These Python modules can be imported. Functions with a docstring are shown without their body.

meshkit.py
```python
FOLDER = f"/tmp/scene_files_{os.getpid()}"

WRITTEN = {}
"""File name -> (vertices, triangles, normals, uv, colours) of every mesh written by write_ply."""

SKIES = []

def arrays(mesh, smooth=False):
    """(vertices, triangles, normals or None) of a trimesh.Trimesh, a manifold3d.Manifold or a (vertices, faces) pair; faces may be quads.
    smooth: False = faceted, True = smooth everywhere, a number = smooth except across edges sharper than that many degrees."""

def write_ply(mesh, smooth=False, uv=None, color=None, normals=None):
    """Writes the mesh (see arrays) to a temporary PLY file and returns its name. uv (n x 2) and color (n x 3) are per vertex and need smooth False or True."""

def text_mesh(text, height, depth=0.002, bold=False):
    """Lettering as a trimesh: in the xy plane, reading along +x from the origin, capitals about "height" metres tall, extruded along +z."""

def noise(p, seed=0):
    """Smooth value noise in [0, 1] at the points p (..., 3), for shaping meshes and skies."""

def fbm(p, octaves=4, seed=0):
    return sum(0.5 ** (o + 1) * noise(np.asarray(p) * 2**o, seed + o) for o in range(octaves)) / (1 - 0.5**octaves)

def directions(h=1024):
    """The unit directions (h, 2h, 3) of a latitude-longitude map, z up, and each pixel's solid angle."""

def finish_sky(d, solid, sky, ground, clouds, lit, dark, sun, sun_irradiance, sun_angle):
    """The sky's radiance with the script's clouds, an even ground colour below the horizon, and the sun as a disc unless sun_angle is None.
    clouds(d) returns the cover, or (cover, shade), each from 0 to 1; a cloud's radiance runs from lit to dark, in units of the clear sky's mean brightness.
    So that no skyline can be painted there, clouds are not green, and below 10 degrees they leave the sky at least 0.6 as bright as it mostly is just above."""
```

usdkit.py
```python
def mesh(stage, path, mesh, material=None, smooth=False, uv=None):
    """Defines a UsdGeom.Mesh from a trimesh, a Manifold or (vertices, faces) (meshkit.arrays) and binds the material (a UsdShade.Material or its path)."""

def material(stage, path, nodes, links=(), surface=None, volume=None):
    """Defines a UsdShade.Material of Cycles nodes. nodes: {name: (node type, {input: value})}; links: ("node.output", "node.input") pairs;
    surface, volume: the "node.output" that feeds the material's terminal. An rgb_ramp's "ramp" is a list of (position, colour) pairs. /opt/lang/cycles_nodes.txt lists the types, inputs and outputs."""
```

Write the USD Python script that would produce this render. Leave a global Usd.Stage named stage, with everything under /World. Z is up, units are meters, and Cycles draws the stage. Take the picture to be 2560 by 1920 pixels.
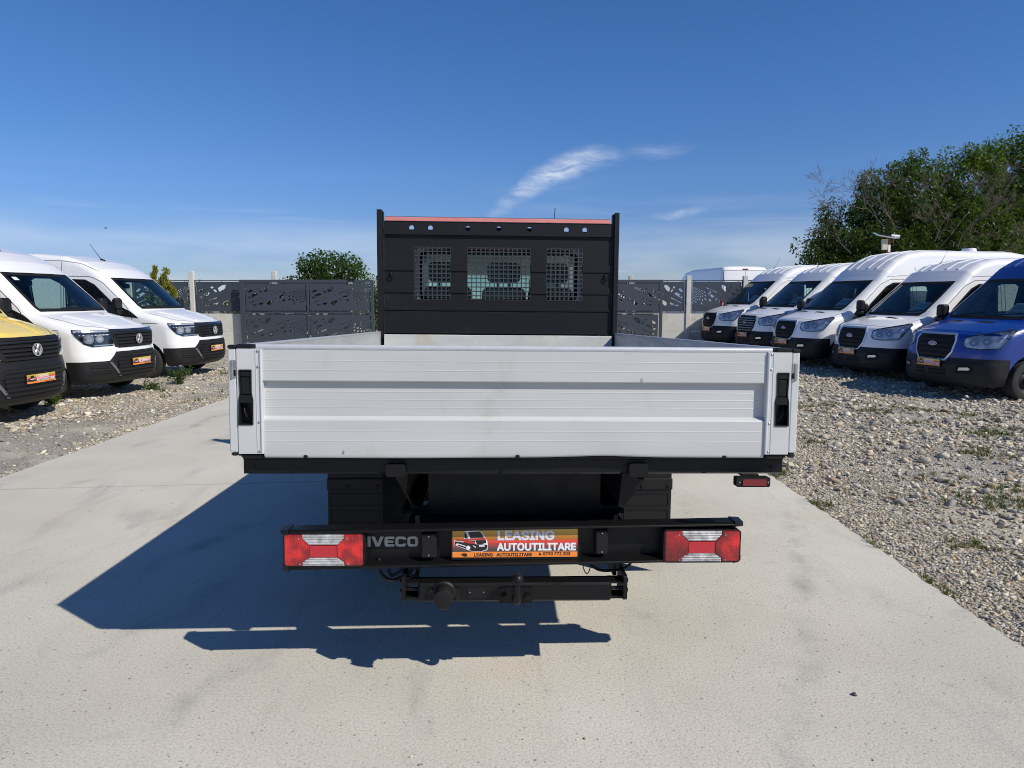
import math, random
import numpy as np
import trimesh, manifold3d, shapely, usdkit, meshkit
from shapely.geometry import Polygon, Point, LineString, box as sbox
from shapely.ops import unary_union
from scipy.spatial import cKDTree
from scipy.ndimage import map_coordinates
from pxr import Usd, UsdGeom, UsdLux, UsdShade, Gf, Sdf, Vt

PI = math.pi
stage = Usd.Stage.CreateInMemory()
UsdGeom.SetStageUpAxis(stage, UsdGeom.Tokens.z)
UsdGeom.SetStageMetersPerUnit(stage, 1.0)
UsdGeom.Xform.Define(stage, '/World')
UsdGeom.Scope.Define(stage, '/World/Looks')

# ------------------------------------------------------------------ camera
CAM_H = 1.643
cam = UsdGeom.Camera.Define(stage, '/World/camera')
cam.CreateHorizontalApertureAttr(36.0)
cam.CreateVerticalApertureAttr(27.0)
cam.CreateFocalLengthAttr(36.0 * 1750 / 2560)
cam.CreateClippingRangeAttr(Gf.Vec2f(0.05, 3000))
cam.AddTranslateOp().Set(Gf.Vec3d(0, 0, CAM_H))
cam.AddRotateXOp().Set(90 - math.degrees(math.atan(214 / 1750)))
cam.CreateExposureAttr(0.0)

# ------------------------------------------------------------------ sky and sun
SUN = np.array([0.936, -0.628, 1.0]); SUN /= np.linalg.norm(SUN)
SUN_EL, SUN_ROT = math.asin(SUN[2]), math.atan2(SUN[0], SUN[1])
SKY_STRENGTH, SUN_INTENSITY = 0.086, 1.25

def mat(name, nodes, links=(), surface=None, volume=None):
    return usdkit.material(stage, '/World/Looks/' + name, nodes, links, surface, volume)

def sky_material():
    n = {
        'sky': ('sky_texture', {'sky_type': 'single_scattering', 'sun_disc': False, 'sun_elevation': SUN_EL, 'sun_rotation': SUN_ROT,
                                'altitude': 120.0, 'air_density': 1.0, 'aerosol_density': 0.1, 'ozone_density': 5.0}),
        'tint': ('hsv', {'hue': 0.509, 'saturation': 1.22, 'value': 1.24, 'fac': 1.0}),
        # clean dry air: the band over the horizon stays blue-white instead of turning yellow
        'hz': ('map_range', {'from_min': 0.0, 'from_max': 0.40, 'to_min': 0.0, 'to_max': 1.0, 'clamp': True}),
        'hr': ('rgb_ramp', {'ramp': [(0.0, (0.50, 0.555, 0.80)), (0.14, (0.57, 0.62, 0.86)), (0.40, (0.80, 0.84, 0.96)), (0.75, (0.93, 0.96, 1.0)), (1.0, (1.0, 1.0, 1.0))]}),
        'hm': ('mix_color', {'blend_type': 'multiply', 'fac': 1.0, 'use_clamp': False}),
        'tc': ('texture_coordinate', {}),
        'sep': ('separate_xyz', {}),
        'ax': ('math', {'math_type': 'divide'}), 'az': ('math', {'math_type': 'divide'}),
        'p': ('combine_xyz', {}),
        # the long cirrus wisp: rotate the (azimuth, height) plane along the streak
        'wn': ('noise_texture', {'scale': 9.0, 'detail': 5.0, 'roughness': 0.6}),
        'wo': ('vector_math', {'math_type': 'subtract', 'vector2': (0.5, 0.5, 0.5)}),
        'ws': ('vector_math', {'math_type': 'scale', 'scale': 0.035}),
        'wp': ('vector_math', {'math_type': 'add'}),
        'ps': ('separate_xyz', {}), 'dx': ('math', {'math_type': 'subtract', 'value2': 0.15}), 'dx2': ('math', {'math_type': 'multiply'}), 'bow': ('math', {'math_type': 'multiply_add', 'value2': 2.65}), 'pc': ('combine_xyz', {}),
        'm1': ('mapping', {'mapping_type': 'texture', 'location': (0.058, 0.197, 0), 'scale': (0.118, 0.026, 1)}),
        'g1': ('vector_math', {'math_type': 'length'}),
        'r1': ('map_range', {'range_type': 'smoothstep', 'from_min': 1.0, 'from_max': 0.05, 'to_min': 0.0, 'to_max': 1.0}),
        'mf': ('mapping', {'rotation': (0, 0, -0.55), 'scale': (14.0, 60.0, 1)}),
        'nf': ('noise_texture', {'scale': 1.0, 'detail': 6.0, 'roughness': 0.62, 'distortion': 0.6}),
        'rf': ('map_range', {'range_type': 'smoothstep', 'from_min': 0.28, 'from_max': 0.72, 'to_min': 0.08, 'to_max': 1.0}),
        'c1': ('math', {'math_type': 'multiply'}),
        # small tufts right of it
        'm2': ('mapping', {'mapping_type': 'texture', 'location': (0.235, 0.118, 0), 'rotation': (0, 0, 0.12), 'scale': (0.06, 0.010, 1)}),
        'g2': ('vector_math', {'math_type': 'length'}),
        'r2': ('map_range', {'range_type': 'smoothstep', 'from_min': 1.0, 'from_max': 0.0, 'to_min': 0.0, 'to_max': 0.42}),
        'c2': ('math', {'math_type': 'multiply'}),
        'm3': ('mapping', {'mapping_type': 'texture', 'location': (0.20, 0.205, 0), 'rotation': (0, 0, 0.05), 'scale': (0.07, 0.014, 1)}),
        'g3': ('vector_math', {'math_type': 'length'}),
        'r3': ('map_range', {'range_type': 'smoothstep', 'from_min': 1.0, 'from_max': 0.0, 'to_min': 0.0, 'to_max': 0.26}),
        'c3': ('math', {'math_type': 'multiply'}),
        # thin veil near the horizon, all the way round
        'ml': ('mapping', {'scale': (2.2, 2.2, 26.0)}),
        'nl': ('noise_texture', {'scale': 1.3, 'detail': 6.0, 'roughness': 0.55, 'distortion': 0.3}),
        'rl': ('map_range', {'range_type': 'smoothstep', 'from_min': 0.44, 'from_max': 0.72, 'to_min': 0.0, 'to_max': 1.0}),
        'hl': ('map_range', {'range_type': 'smoothstep', 'from_min': 0.19, 'from_max': 0.03, 'to_min': 0.0, 'to_max': 0.36}),
        'cl': ('math', {'math_type': 'multiply'}),
        'mb': ('mapping', {'scale': (1.6, 1.6, 7.0)}), 'nb': ('noise_texture', {'scale': 1.1, 'detail': 5.0, 'roughness': 0.5}), 'rbk': ('map_range', {'range_type': 'smoothstep', 'from_min': 0.42, 'from_max': 0.64, 'to_min': 0.0, 'to_max': 0.55}),
        'hb': ('map_range', {'range_type': 'smoothstep', 'from_min': 0.115, 'from_max': 0.055, 'to_min': 0.0, 'to_max': 1.0}), 'cb': ('math', {'math_type': 'multiply'}), 's4': ('math', {'math_type': 'maximum'}),
        's1': ('math', {'math_type': 'maximum'}), 's2': ('math', {'math_type': 'maximum'}), 's3': ('math', {'math_type': 'maximum'}),
        'k': ('math', {'math_type': 'multiply', 'value2': 0.72, 'use_clamp': True}),
        'mix': ('mix_color', {'b': (10.5, 11.0, 11.6), 'use_clamp': False}),
        'bg': ('background_shader', {'strength': SKY_STRENGTH}),
    }
    l = [('tc.generated', 'sep.vector'), ('sep.x', 'ax.value1'), ('sep.y', 'ax.value2'), ('sep.z', 'az.value1'), ('sep.y', 'az.value2'),
         ('ax.value', 'p.x'), ('az.value', 'p.y'), ('p.vector', 'wn.vector'), ('wn.color', 'wo.vector1'), ('wo.vector', 'ws.vector1'),
         ('p.vector', 'wp.vector1'), ('ws.vector', 'wp.vector2'), ('wp.vector', 'ps.vector'), ('ps.x', 'dx.value1'), ('dx.value', 'dx2.value1'), ('dx.value', 'dx2.value2'), ('dx2.value', 'bow.value1'), ('ps.y', 'bow.value3'), ('ps.x', 'pc.x'), ('bow.value', 'pc.y'), ('pc.vector', 'm1.vector'), ('m1.vector', 'g1.vector1'), ('g1.value', 'r1.value'),
         ('wp.vector', 'mf.vector'), ('mf.vector', 'nf.vector'), ('nf.fac', 'rf.value'), ('r1.result', 'c1.value1'), ('rf.result', 'c1.value2'),
         ('wp.vector', 'm2.vector'), ('m2.vector', 'g2.vector1'), ('g2.value', 'r2.value'), ('r2.result', 'c2.value1'), ('rf.result', 'c2.value2'),
         ('wp.vector', 'm3.vector'), ('m3.vector', 'g3.vector1'), ('g3.value', 'r3.value'), ('r3.result', 'c3.value1'), ('rf.result', 'c3.value2'),
         ('tc.generated', 'ml.vector'), ('ml.vector', 'nl.vector'), ('nl.fac', 'rl.value'), ('sep.z', 'hl.value'), ('rl.result', 'cl.value1'), ('hl.result', 'cl.value2'),
         ('c1.value', 's1.value1'), ('c2.value', 's1.value2'), ('s1.value', 's2.value1'), ('c3.value', 's2.value2'), ('s2.value', 's3.value1'), ('cl.value', 's3.value2'),
         ('tc.generated', 'mb.vector'), ('mb.vector', 'nb.vector'), ('nb.fac', 'rbk.value'), ('sep.z', 'hb.value'), ('rbk.result', 'cb.value1'), ('hb.result', 'cb.value2'), ('s3.value', 's4.value1'), ('cb.value', 's4.value2'), ('s4.value', 'k.value1'), ('sky.color', 'tint.color'), ('tint.color', 'hm.a'), ('sep.z', 'hz.value'), ('hz.result', 'hr.fac'), ('hr.color', 'hm.b'), ('hm.result', 'mix.a'), ('k.value', 'mix.fac'), ('mix.result', 'bg.color')]
    return mat('sky_look', n, l, surface='bg.background')

def tag(p, label=None, cat=None, group=None, kind=None):
    if hasattr(p, 'GetPrim'): p = p.GetPrim()
    for k, v in (('label', label), ('category', cat), ('group', group), ('kind', kind)):
        if v: p.SetCustomDataByKey(k, v)
    return p

sky = UsdLux.DomeLight.Define(stage, '/World/sky')
UsdShade.MaterialBindingAPI.Apply(sky.GetPrim()).Bind(sky_material())
tag(sky, kind='structure')
sun = UsdLux.DistantLight.Define(stage, '/World/sun')
sun.CreateNormalizeAttr(True); sun.CreateIntensityAttr(SUN_INTENSITY); sun.CreateAngleAttr(0.53)
sun.CreateColorAttr(Gf.Vec3f(1.0, 0.94, 0.835))
sun.AddRotateZOp().Set(math.degrees(math.atan2(SUN[1], SUN[0])) + 90)
sun.AddRotateXOp().Set(90 - math.degrees(SUN_EL))

# ------------------------------------------------------------------ prim helpers
_used = {}
def path_for(name, parent=None):
    base = (parent.GetPath().pathString if parent is not None else '/World')
    k = (base, name); n = _used.get(k, 0); _used[k] = n + 1
    return f'{base}/{name}' if n == 0 else f'{base}/{name}_{n:03d}'

_arr = {}
class Baked:
    """arrays of a finished mesh, computed once and shared by copies"""
    def __init__(self, mesh, smooth=False):
        self.v, self.f, self.n = meshkit.arrays(mesh, smooth)

def obj(name, mesh, material=None, parent=None, smooth=False, label=None, kind=None):
    b = mesh if isinstance(mesh, Baked) else Baked(mesh, smooth)
    m = UsdGeom.Mesh.Define(stage, path_for(name, parent))
    m.CreatePointsAttr(Vt.Vec3fArray.FromNumpy(b.v.astype(np.float32)))
    m.CreateFaceVertexCountsAttr(Vt.IntArray.FromNumpy(np.full(len(b.f), 3, np.int32)))
    m.CreateFaceVertexIndicesAttr(Vt.IntArray.FromNumpy(b.f.astype(np.int32).ravel()))
    m.CreateSubdivisionSchemeAttr('none')
    if b.n is not None:
        m.CreateNormalsAttr(Vt.Vec3fArray.FromNumpy(b.n.astype(np.float32))); m.SetNormalsInterpolation('vertex')
    if material is not None:
        UsdShade.MaterialBindingAPI.Apply(m.GetPrim()).Bind(material)
    tag(m, label=label, kind=kind)
    return m.GetPrim()

def thing(name, label=None, cat=None, loc=(0, 0, 0), rotz=0.0, group=None, kind=None, matrix=None):
    x = UsdGeom.Xform.Define(stage, path_for(name))
    if matrix is not None:
        x.AddTransformOp().Set(matrix)
    else:
        x.AddTranslateOp().Set(Gf.Vec3d(*map(float, loc))); x.AddRotateZOp().Set(math.degrees(rotz))
    return tag(x, label, cat, group, kind)

def copy_of(src, name, label, cat, loc, rotz, group=None):
    x = UsdGeom.Xform.Define(stage, path_for(name))
    x.GetPrim().GetReferences().AddInternalReference(src.GetPath())
    x.GetPrim().SetInstanceable(True)
    x.ClearXformOpOrder()
    x.AddTranslateOp(opSuffix='here').Set(Gf.Vec3d(*map(float, loc))); x.AddRotateZOp(opSuffix='here').Set(math.degrees(rotz))
    return tag(x, label, cat, group)

# ------------------------------------------------------------------ mesh helpers
def cat_(*ms):
    ms = [m for m in ms if m is not None]
    return trimesh.util.concatenate([tm(m) for m in ms])

def tm(m):
    if isinstance(m, trimesh.Trimesh): return m
    if hasattr(m, 'to_mesh'):
        q = m.to_mesh(); return trimesh.Trimesh(q.vert_properties[:, :3], q.tri_verts, process=False)
    return trimesh.Trimesh(m[0], m[1], process=False)

def mf(m):
    m = tm(m).copy(); m.merge_vertices()
    return manifold3d.Manifold(manifold3d.Mesh(np.asarray(m.vertices, np.float32), np.asarray(m.faces, np.uint32)))

def bx(x0, x1, y0, y1, z0, z1, b=0.0):
    c = np.array([(x0 + x1) / 2, (y0 + y1) / 2, (z0 + z1) / 2]); h = np.abs(np.array([x1 - x0, y1 - y0, z1 - z0])) / 2
    if b <= 0:
        m = trimesh.creation.box(2 * h); m.apply_translation(c); return m
    b = min(b, *(h * 0.9)); P = []
    for s in np.array(np.meshgrid([-1, 1], [-1, 1], [-1, 1])).reshape(3, -1).T:
        for k in range(3):
            q = h - b; q[k] = h[k]; P.append(s * q)
    m = trimesh.convex.convex_hull(np.array(P)); m.apply_translation(c); return m

def ext(poly, axis, a, b):
    """shapely polygon extruded along axis from a to b; polygon coordinates are the other two axes in xyz order"""
    out = []
    for g in getattr(poly, 'geoms', [poly]):
        m = trimesh.creation.extrude_polygon(g, abs(b - a), engine='earcut'); v = m.vertices; w = v[:, 2] + min(a, b)
        if axis == 'z': q = np.c_[v[:, 0], v[:, 1], w]; flip = False
        elif axis == 'x': q = np.c_[w, v[:, 0], v[:, 1]]; flip = False
        else: q = np.c_[v[:, 0], w, v[:, 1]]; flip = True
        f = m.faces[:, ::-1] if flip else m.faces
        out.append(trimesh.Trimesh(q, f, process=False))
    return trimesh.util.concatenate(out) if len(out) > 1 else out[0]

def cyl(p0, p1, r, n=12, r1=None):
    p0, p1 = np.asarray(p0, float), np.asarray(p1, float); d = p1 - p0; L = np.linalg.norm(d); d = d / L
    a = np.cross(d, [0, 0, 1.0]); a = np.array([1.0, 0, 0]) if np.linalg.norm(a) < 1e-6 else a / np.linalg.norm(a); b = np.cross(d, a)
    t = np.arange(n) / n * 2 * PI; r1 = r if r1 is None else r1
    ring = np.cos(t)[:, None] * a + np.sin(t)[:, None] * b
    v = np.vstack([p0 + ring * r, p1 + ring * r1, p0, p1]); f = []
    for i in range(n):
        j = (i + 1) % n
        f += [[i, j, n + j], [i, n + j, n + i], [2 * n, j, i], [2 * n + 1, n + i, n + j]]
    m = trimesh.Trimesh(v, f, process=False)
    if m.volume < 0: m.invert()
    return m

def tube(pts, r, n=8):
    pts = np.asarray(pts, float); r = np.broadcast_to(np.asarray(r, float), len(pts)); V = []; F = []
    up = None
    for i, p in enumerate(pts):
        d = pts[min(i + 1, len(pts) - 1)] - pts[max(i - 1, 0)]; d /= np.linalg.norm(d)
        if up is None:
            up = np.cross(d, [0.3, 0.2, 1.0]); up /= np.linalg.norm(up)
        up = up - d * (up @ d); up /= np.linalg.norm(up); s = np.cross(d, up)
        t = np.arange(n) / n * 2 * PI
        V.append(p + r[i] * (np.cos(t)[:, None] * up + np.sin(t)[:, None] * s))
    for i in range(len(pts) - 1):
        for k in range(n):
            a, b = i * n + k, i * n + (k + 1) % n
            F += [[a, b, b + n], [a, b + n, a + n]]
    V = np.vstack(V); F += [[0, k + 1, k] for k in range(1, n - 1)]; o = (len(pts) - 1) * n; F += [[o, o + k, o + k + 1] for k in range(1, n - 1)]
    m = trimesh.Trimesh(V, F, process=False)
    if m.volume < 0: m.invert()
    return m

def spline(pts, n=24):
    pts = np.asarray(pts, float); t = np.linspace(0, len(pts) - 1, n); P = np.vstack([2 * pts[0] - pts[1], pts, 2 * pts[-1] - pts[-2]]); out = []
    for u in t:
        i = min(int(u), len(pts) - 2); f = u - i; a, b, c, d = P[i:i + 4]
        out.append(0.5 * (2 * b + (c - a) * f + (2 * a - 5 * b + 4 * c - d) * f * f + (3 * b - 3 * c + d - a) * f ** 3))
    return np.array(out)

def lathe(rz, axis_from, axis_dir, n=24):
    """revolve (r, h) pairs about the axis starting at axis_from"""
    d = np.asarray(axis_dir, float); d /= np.linalg.norm(d); a = np.cross(d, [0.1, 0.2, 1.0]); a /= np.linalg.norm(a); b = np.cross(d, a)
    t = np.arange(n) / n * 2 * PI; V = []; F = []
    for r, h in rz:
        V.append(np.asarray(axis_from) + h * d + r * (np.cos(t)[:, None] * a + np.sin(t)[:, None] * b))
    for i in range(len(rz) - 1):
        for k in range(n):
            p, q = i * n + k, i * n + (k + 1) % n
            F += [[p, q, q + n], [p, q + n, p + n]]
    m = trimesh.Trimesh(np.vstack(V), F, process=False)
    return m

def rrect(x0, x1, y0, y1, r):
    return sbox(x0 + r, y0 + r, x1 - r, y1 - r).buffer(r, quad_segs=4)

def text(s, h, bold=True, wide=1.0):
    m = meshkit.text_mesh(s, h, depth=0.001, bold=bold); v = m.vertices; v[:, 0] = (v[:, 0] - v[:, 0].min()) * wide; m.vertices = v; return m

def fatten(m, d):
    """lettering with heavier strokes"""
    if not d: return m
    top = m.faces[(m.face_normals[:, 2] > 0.9)]; hgt = np.ptp(m.vertices[:, 1])
    g = unary_union([Polygon(m.vertices[f][:, :2]).buffer(1e-5) for f in top]).buffer(d * hgt, join_style=2, mitre_limit=2).simplify(hgt * 0.008)
    return ext(g, 'z', 0, 0.001)
def fit_text(s, x0, x1, z0, z1, y, depth=0.001, bold=True, slant=0.0, fat=0.0):
    """lettering standing in a plane of constant y, read from -y, filling the rectangle"""
    m = fatten(text(s, 0.1, bold), fat); v = m.vertices.copy(); lo, hi = v.min(0), v.max(0)
    u = (v - lo) / (hi - lo)
    X = x0 + u[:, 0] * (x1 - x0) + slant * (u[:, 1] - 0.5) * (z1 - z0); Z = z0 + u[:, 1] * (z1 - z0); Y = y - u[:, 2] * depth
    return trimesh.Trimesh(np.c_[X, Y, Z], m.faces, process=False)

# ------------------------------------------------------------------ looks
_mats = {}
def look(name, color, rough=0.5, metal=0.0, coat=0.0, var=0.0, scale=6.0, color2=None, bump=0.0, bscale=80.0, spec=0.5, rvar=0.0, stretch=(1, 1, 1), dirt=None, dscale=1.5, dlo=0.5, dhi=0.7, coat_rough=0.03, chips=None):
    """a principled surface whose colour wanders between color and color2, with optional dirt and relief"""
    if name in _mats: return _mats[name]
    c = np.array(color, float); c2 = np.array(color2, float) if color2 is not None else np.clip(c * (1 - var), 0, 1)
    n = {'tc': ('texture_coordinate', {}), 'mp': ('mapping', {'scale': stretch}),
         'n': ('noise_texture', {'scale': scale, 'detail': 5.0, 'roughness': 0.6}),
         'r': ('rgb_ramp', {'ramp': [(0.3, tuple(c)), (0.7, tuple(c2))]}),
         'p': ('principled_bsdf', {'roughness': rough, 'metallic': metal, 'coat_weight': coat, 'coat_roughness': coat_rough, 'specular_ior_level': spec})}
    l = [('tc.object', 'mp.vector'), ('mp.vector', 'n.vector'), ('n.fac', 'r.fac')]
    out = 'r.color'
    if dirt is not None:
        n['dn'] = ('noise_texture', {'scale': dscale, 'detail': 7.0, 'roughness': 0.7})
        n['dr'] = ('map_range', {'range_type': 'smoothstep', 'from_min': dlo, 'from_max': dhi, 'to_min': 0.0, 'to_max': 0.8})
        n['dm'] = ('mix_color', {'b': tuple(dirt)})
        l += [('tc.object', 'dn.vector'), ('dn.fac', 'dr.value'), ('dr.result', 'dm.fac'), (out, 'dm.a')]; out = 'dm.result'
    if chips is not None:                  # scattered chips and scratches in the paint
        n['cm'] = ('mapping', {'scale': (1.0, 1.0, 0.55)}); n['cv'] = ('voronoi_texture', {'feature': 'f1', 'scale': 11.0}); n['cr'] = ('map_range', {'from_min': 0.05, 'from_max': 0.085, 'to_min': 1.0, 'to_max': 0.0, 'clamp': True})
        n['cn'] = ('noise_texture', {'scale': 3.0, 'detail': 3.0}); n['cg'] = ('map_range', {'from_min': 0.52, 'from_max': 0.60, 'to_min': 0.0, 'to_max': 0.85, 'clamp': True}); n['cx'] = ('math', {'math_type': 'multiply'}); n['cc'] = ('mix_color', {'b': tuple(chips)})
        l += [('tc.object', 'cm.vector'), ('cm.vector', 'cv.vector'), ('cv.distance', 'cr.value'), ('tc.object', 'cn.vector'), ('cn.fac', 'cg.value'), ('cr.result', 'cx.value1'), ('cg.result', 'cx.value2'), ('cx.value', 'cc.fac'), (out, 'cc.a')]; out = 'cc.result'
    l.append((out, 'p.base_color'))
    if rvar:
        n['rr'] = ('map_range', {'from_min': 0.3, 'from_max': 0.7, 'to_min': max(rough - rvar, 0.02), 'to_max': rough + rvar})
        l += [('n.fac', 'rr.value'), ('rr.result', 'p.roughness')]
    if bump:
        n['bn'] = ('noise_texture', {'scale': bscale, 'detail': 3.0})
        n['b'] = ('bump', {'strength': bump, 'distance': 0.01})
        l += [('tc.object', 'bn.vector'), ('bn.fac', 'b.height'), ('b.normal', 'p.normal')]
    _mats[name] = mat(name, n, l, 'p.BSDF')
    return _mats[name]

def glass(name, tint=(0.75, 0.88, 0.86), refl=0.5, ior=1.5):
    if name in _mats: return _mats[name]
    n = {'t': ('transparent_bsdf', {'color': tint}), 'g': ('glossy_bsdf', {'color': (1, 1, 1), 'roughness': 0.02}), 'f': ('fresnel', {'IOR': ior}),
         'k': ('math', {'math_type': 'multiply', 'value2': refl, 'use_clamp': True}), 'm': ('mix_closure', {})}
    l = [('f.fac', 'k.value1'), ('k.value', 'm.fac'), ('t.BSDF', 'm.closure1'), ('g.BSDF', 'm.closure2')]
    _mats[name] = mat(name, n, l, 'm.closure'); return _mats[name]

M = dict(
    white_panel=look('white_panel', (0.515, 0.525, 0.522), 0.40, color2=(0.45, 0.46, 0.455), scale=2.2, stretch=(0.5, 1, 3), dirt=(0.36, 0.34, 0.29), dscale=3.2, dlo=0.55, dhi=0.84, rvar=0.08, chips=(0.16, 0.13, 0.10)),
    white_post=look('white_post', (0.535, 0.545, 0.545), 0.35, color2=(0.485, 0.495, 0.495), scale=5, dirt=(0.40, 0.39, 0.36), dscale=9, dlo=0.60, dhi=0.8),
    alu=look('raw_aluminium', (0.52, 0.54, 0.55), 0.42, metal=0.35, color2=(0.42, 0.44, 0.45), scale=7, stretch=(1, 0.4, 2), dirt=(0.50, 0.46, 0.34), dscale=2.5, dlo=0.5, dhi=0.75, rvar=0.08),
    alu_dirty=look('dirty_aluminium', (0.66, 0.66, 0.60), 0.5, metal=0.1, color2=(0.52, 0.54, 0.52), scale=4, stretch=(0.7, 1, 2), dirt=(0.50, 0.43, 0.28), dscale=2.2, dlo=0.5, dhi=0.72, bump=0.1),
    alu_edge=look('bright_edge', (0.62, 0.64, 0.66), 0.3, metal=0.3, var=0.12, scale=12),
    steel=look('stainless_steel', (0.5, 0.5, 0.48), 0.28, metal=0.9, var=0.25, scale=30),
    screw=look('zinc_screw', (0.45, 0.43, 0.40), 0.35, metal=0.8, var=0.3, scale=200),
    black_cap=look('black_cap', (0.008, 0.008, 0.009), 0.42, var=0.3, scale=20, spec=0.3),
    black_steel=look('black_painted_steel', (0.0065, 0.0065, 0.007), 0.42, var=0.4, scale=9, rvar=0.10, bump=0.05, bscale=60, dirt=(0.030, 0.029, 0.027), dscale=5, dlo=0.58, dhi=0.85, spec=0.28),
    black_board=look('black_headboard', (0.0145, 0.0145, 0.0165), 0.46, color2=(0.010, 0.010, 0.0115), scale=5, stretch=(0.5, 1, 2.5), rvar=0.07, dirt=(0.036, 0.036, 0.036), dscale=8, dlo=0.58, dhi=0.82, spec=0.25),
    grille_bar=look('grey_grille_bars', (0.045, 0.046, 0.047), 0.5, var=0.2, scale=20),
    black_dull=look('black_underbody', (0.007, 0.007, 0.007), 0.7, var=0.4, scale=10, spec=0.2, dirt=(0.028, 0.026, 0.023), dscale=6, dlo=0.55, dhi=0.8),
    black_plastic=look('black_plastic', (0.0095, 0.0095, 0.010), 0.5, var=0.25, scale=30, bump=0.05, bscale=300, spec=0.3),
    bumper_plastic=look('bumper_plastic', (0.0125, 0.0125, 0.0135), 0.52, var=0.2, scale=8, bump=0.04, bscale=250, spec=0.3),
    rubber=look('tyre_rubber', (0.012, 0.012, 0.012), 0.8, color2=(0.022, 0.021, 0.02), scale=14),
    rim=look('steel_rim', (0.35, 0.35, 0.36), 0.4, metal=0.6, var=0.3, scale=10),
    chrome=look('chrome_trim', (0.72, 0.72, 0.72), 0.22, metal=0.75, var=0.05),
    pink=look('faded_red_strip', (0.62, 0.20, 0.19), 0.55, color2=(0.68, 0.27, 0.24), scale=3, stretch=(1, 1, 1), dirt=(0.62, 0.34, 0.28), dscale=6, dlo=0.55, dhi=0.75),
    letter_silver=look('silver_letters', (0.46, 0.46, 0.44), 0.45, metal=0.1, var=0.35, scale=60),
    white_print=look('white_print', (0.75, 0.76, 0.80), 0.4), pale_print=look('pale_print', (0.60, 0.66, 0.78), 0.4),
    dark_print=look('dark_print', (0.02, 0.012, 0.012), 0.4), red_print=look('red_print', (0.42, 0.04, 0.03), 0.4), orange_print=look('orange_print', (0.90, 0.27, 0.03), 0.4, var=0.05),
    floor=look('bed_floor', (0.10, 0.075, 0.05), 0.7, var=0.4, scale=5),
    interior=look('cab_interior', (0.035, 0.037, 0.04), 0.7, var=0.3, scale=4),
    seat=look('seat_fabric', (0.15, 0.152, 0.15), 0.85, color2=(0.34, 0.33, 0.31), scale=70),
    dash=look('dashboard', (0.028, 0.03, 0.034), 0.6, var=0.2, scale=4),
    white_paint=look('white_van_paint', (0.73, 0.735, 0.735), 0.30, coat=0.6, var=0.03, scale=1.5, dirt=(0.62, 0.61, 0.57), dscale=2.0, dlo=0.62, dhi=0.9),
    blue_paint=look('blue_van_paint', (0.002, 0.030, 0.22), 0.32, coat=0.5, var=0.05, scale=1.5),
    yellow_paint=look('yellow_van_paint', (0.84, 0.63, 0.14), 0.32, coat=0.7, var=0.04, scale=1.5),
    seam=look('panel_gap', (0.008, 0.008, 0.0085), 0.7, spec=0.2),
    paper=look('white_paper', (0.72, 0.74, 0.74), 0.7, var=0.05), ink=look('grey_ink', (0.25, 0.27, 0.29), 0.7),
    concrete_post=look('precast_concrete', (0.50, 0.485, 0.43), 0.85, color2=(0.57, 0.555, 0.50), scale=5, bump=0.2, bscale=40, dirt=(0.26, 0.25, 0.225), dscale=2.0, dlo=0.55, dhi=0.72),
    fence_steel=look('anthracite_fence_steel', (0.046, 0.057, 0.072), 0.45, color2=(0.040, 0.050, 0.064), scale=3, rvar=0.05),
    rust=look('rusty_post', (0.26, 0.085, 0.035), 0.8, var=0.4, scale=25),
    camera_white=look('camera_white_plastic', (0.72, 0.72, 0.72), 0.4, var=0.04),
)
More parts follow.
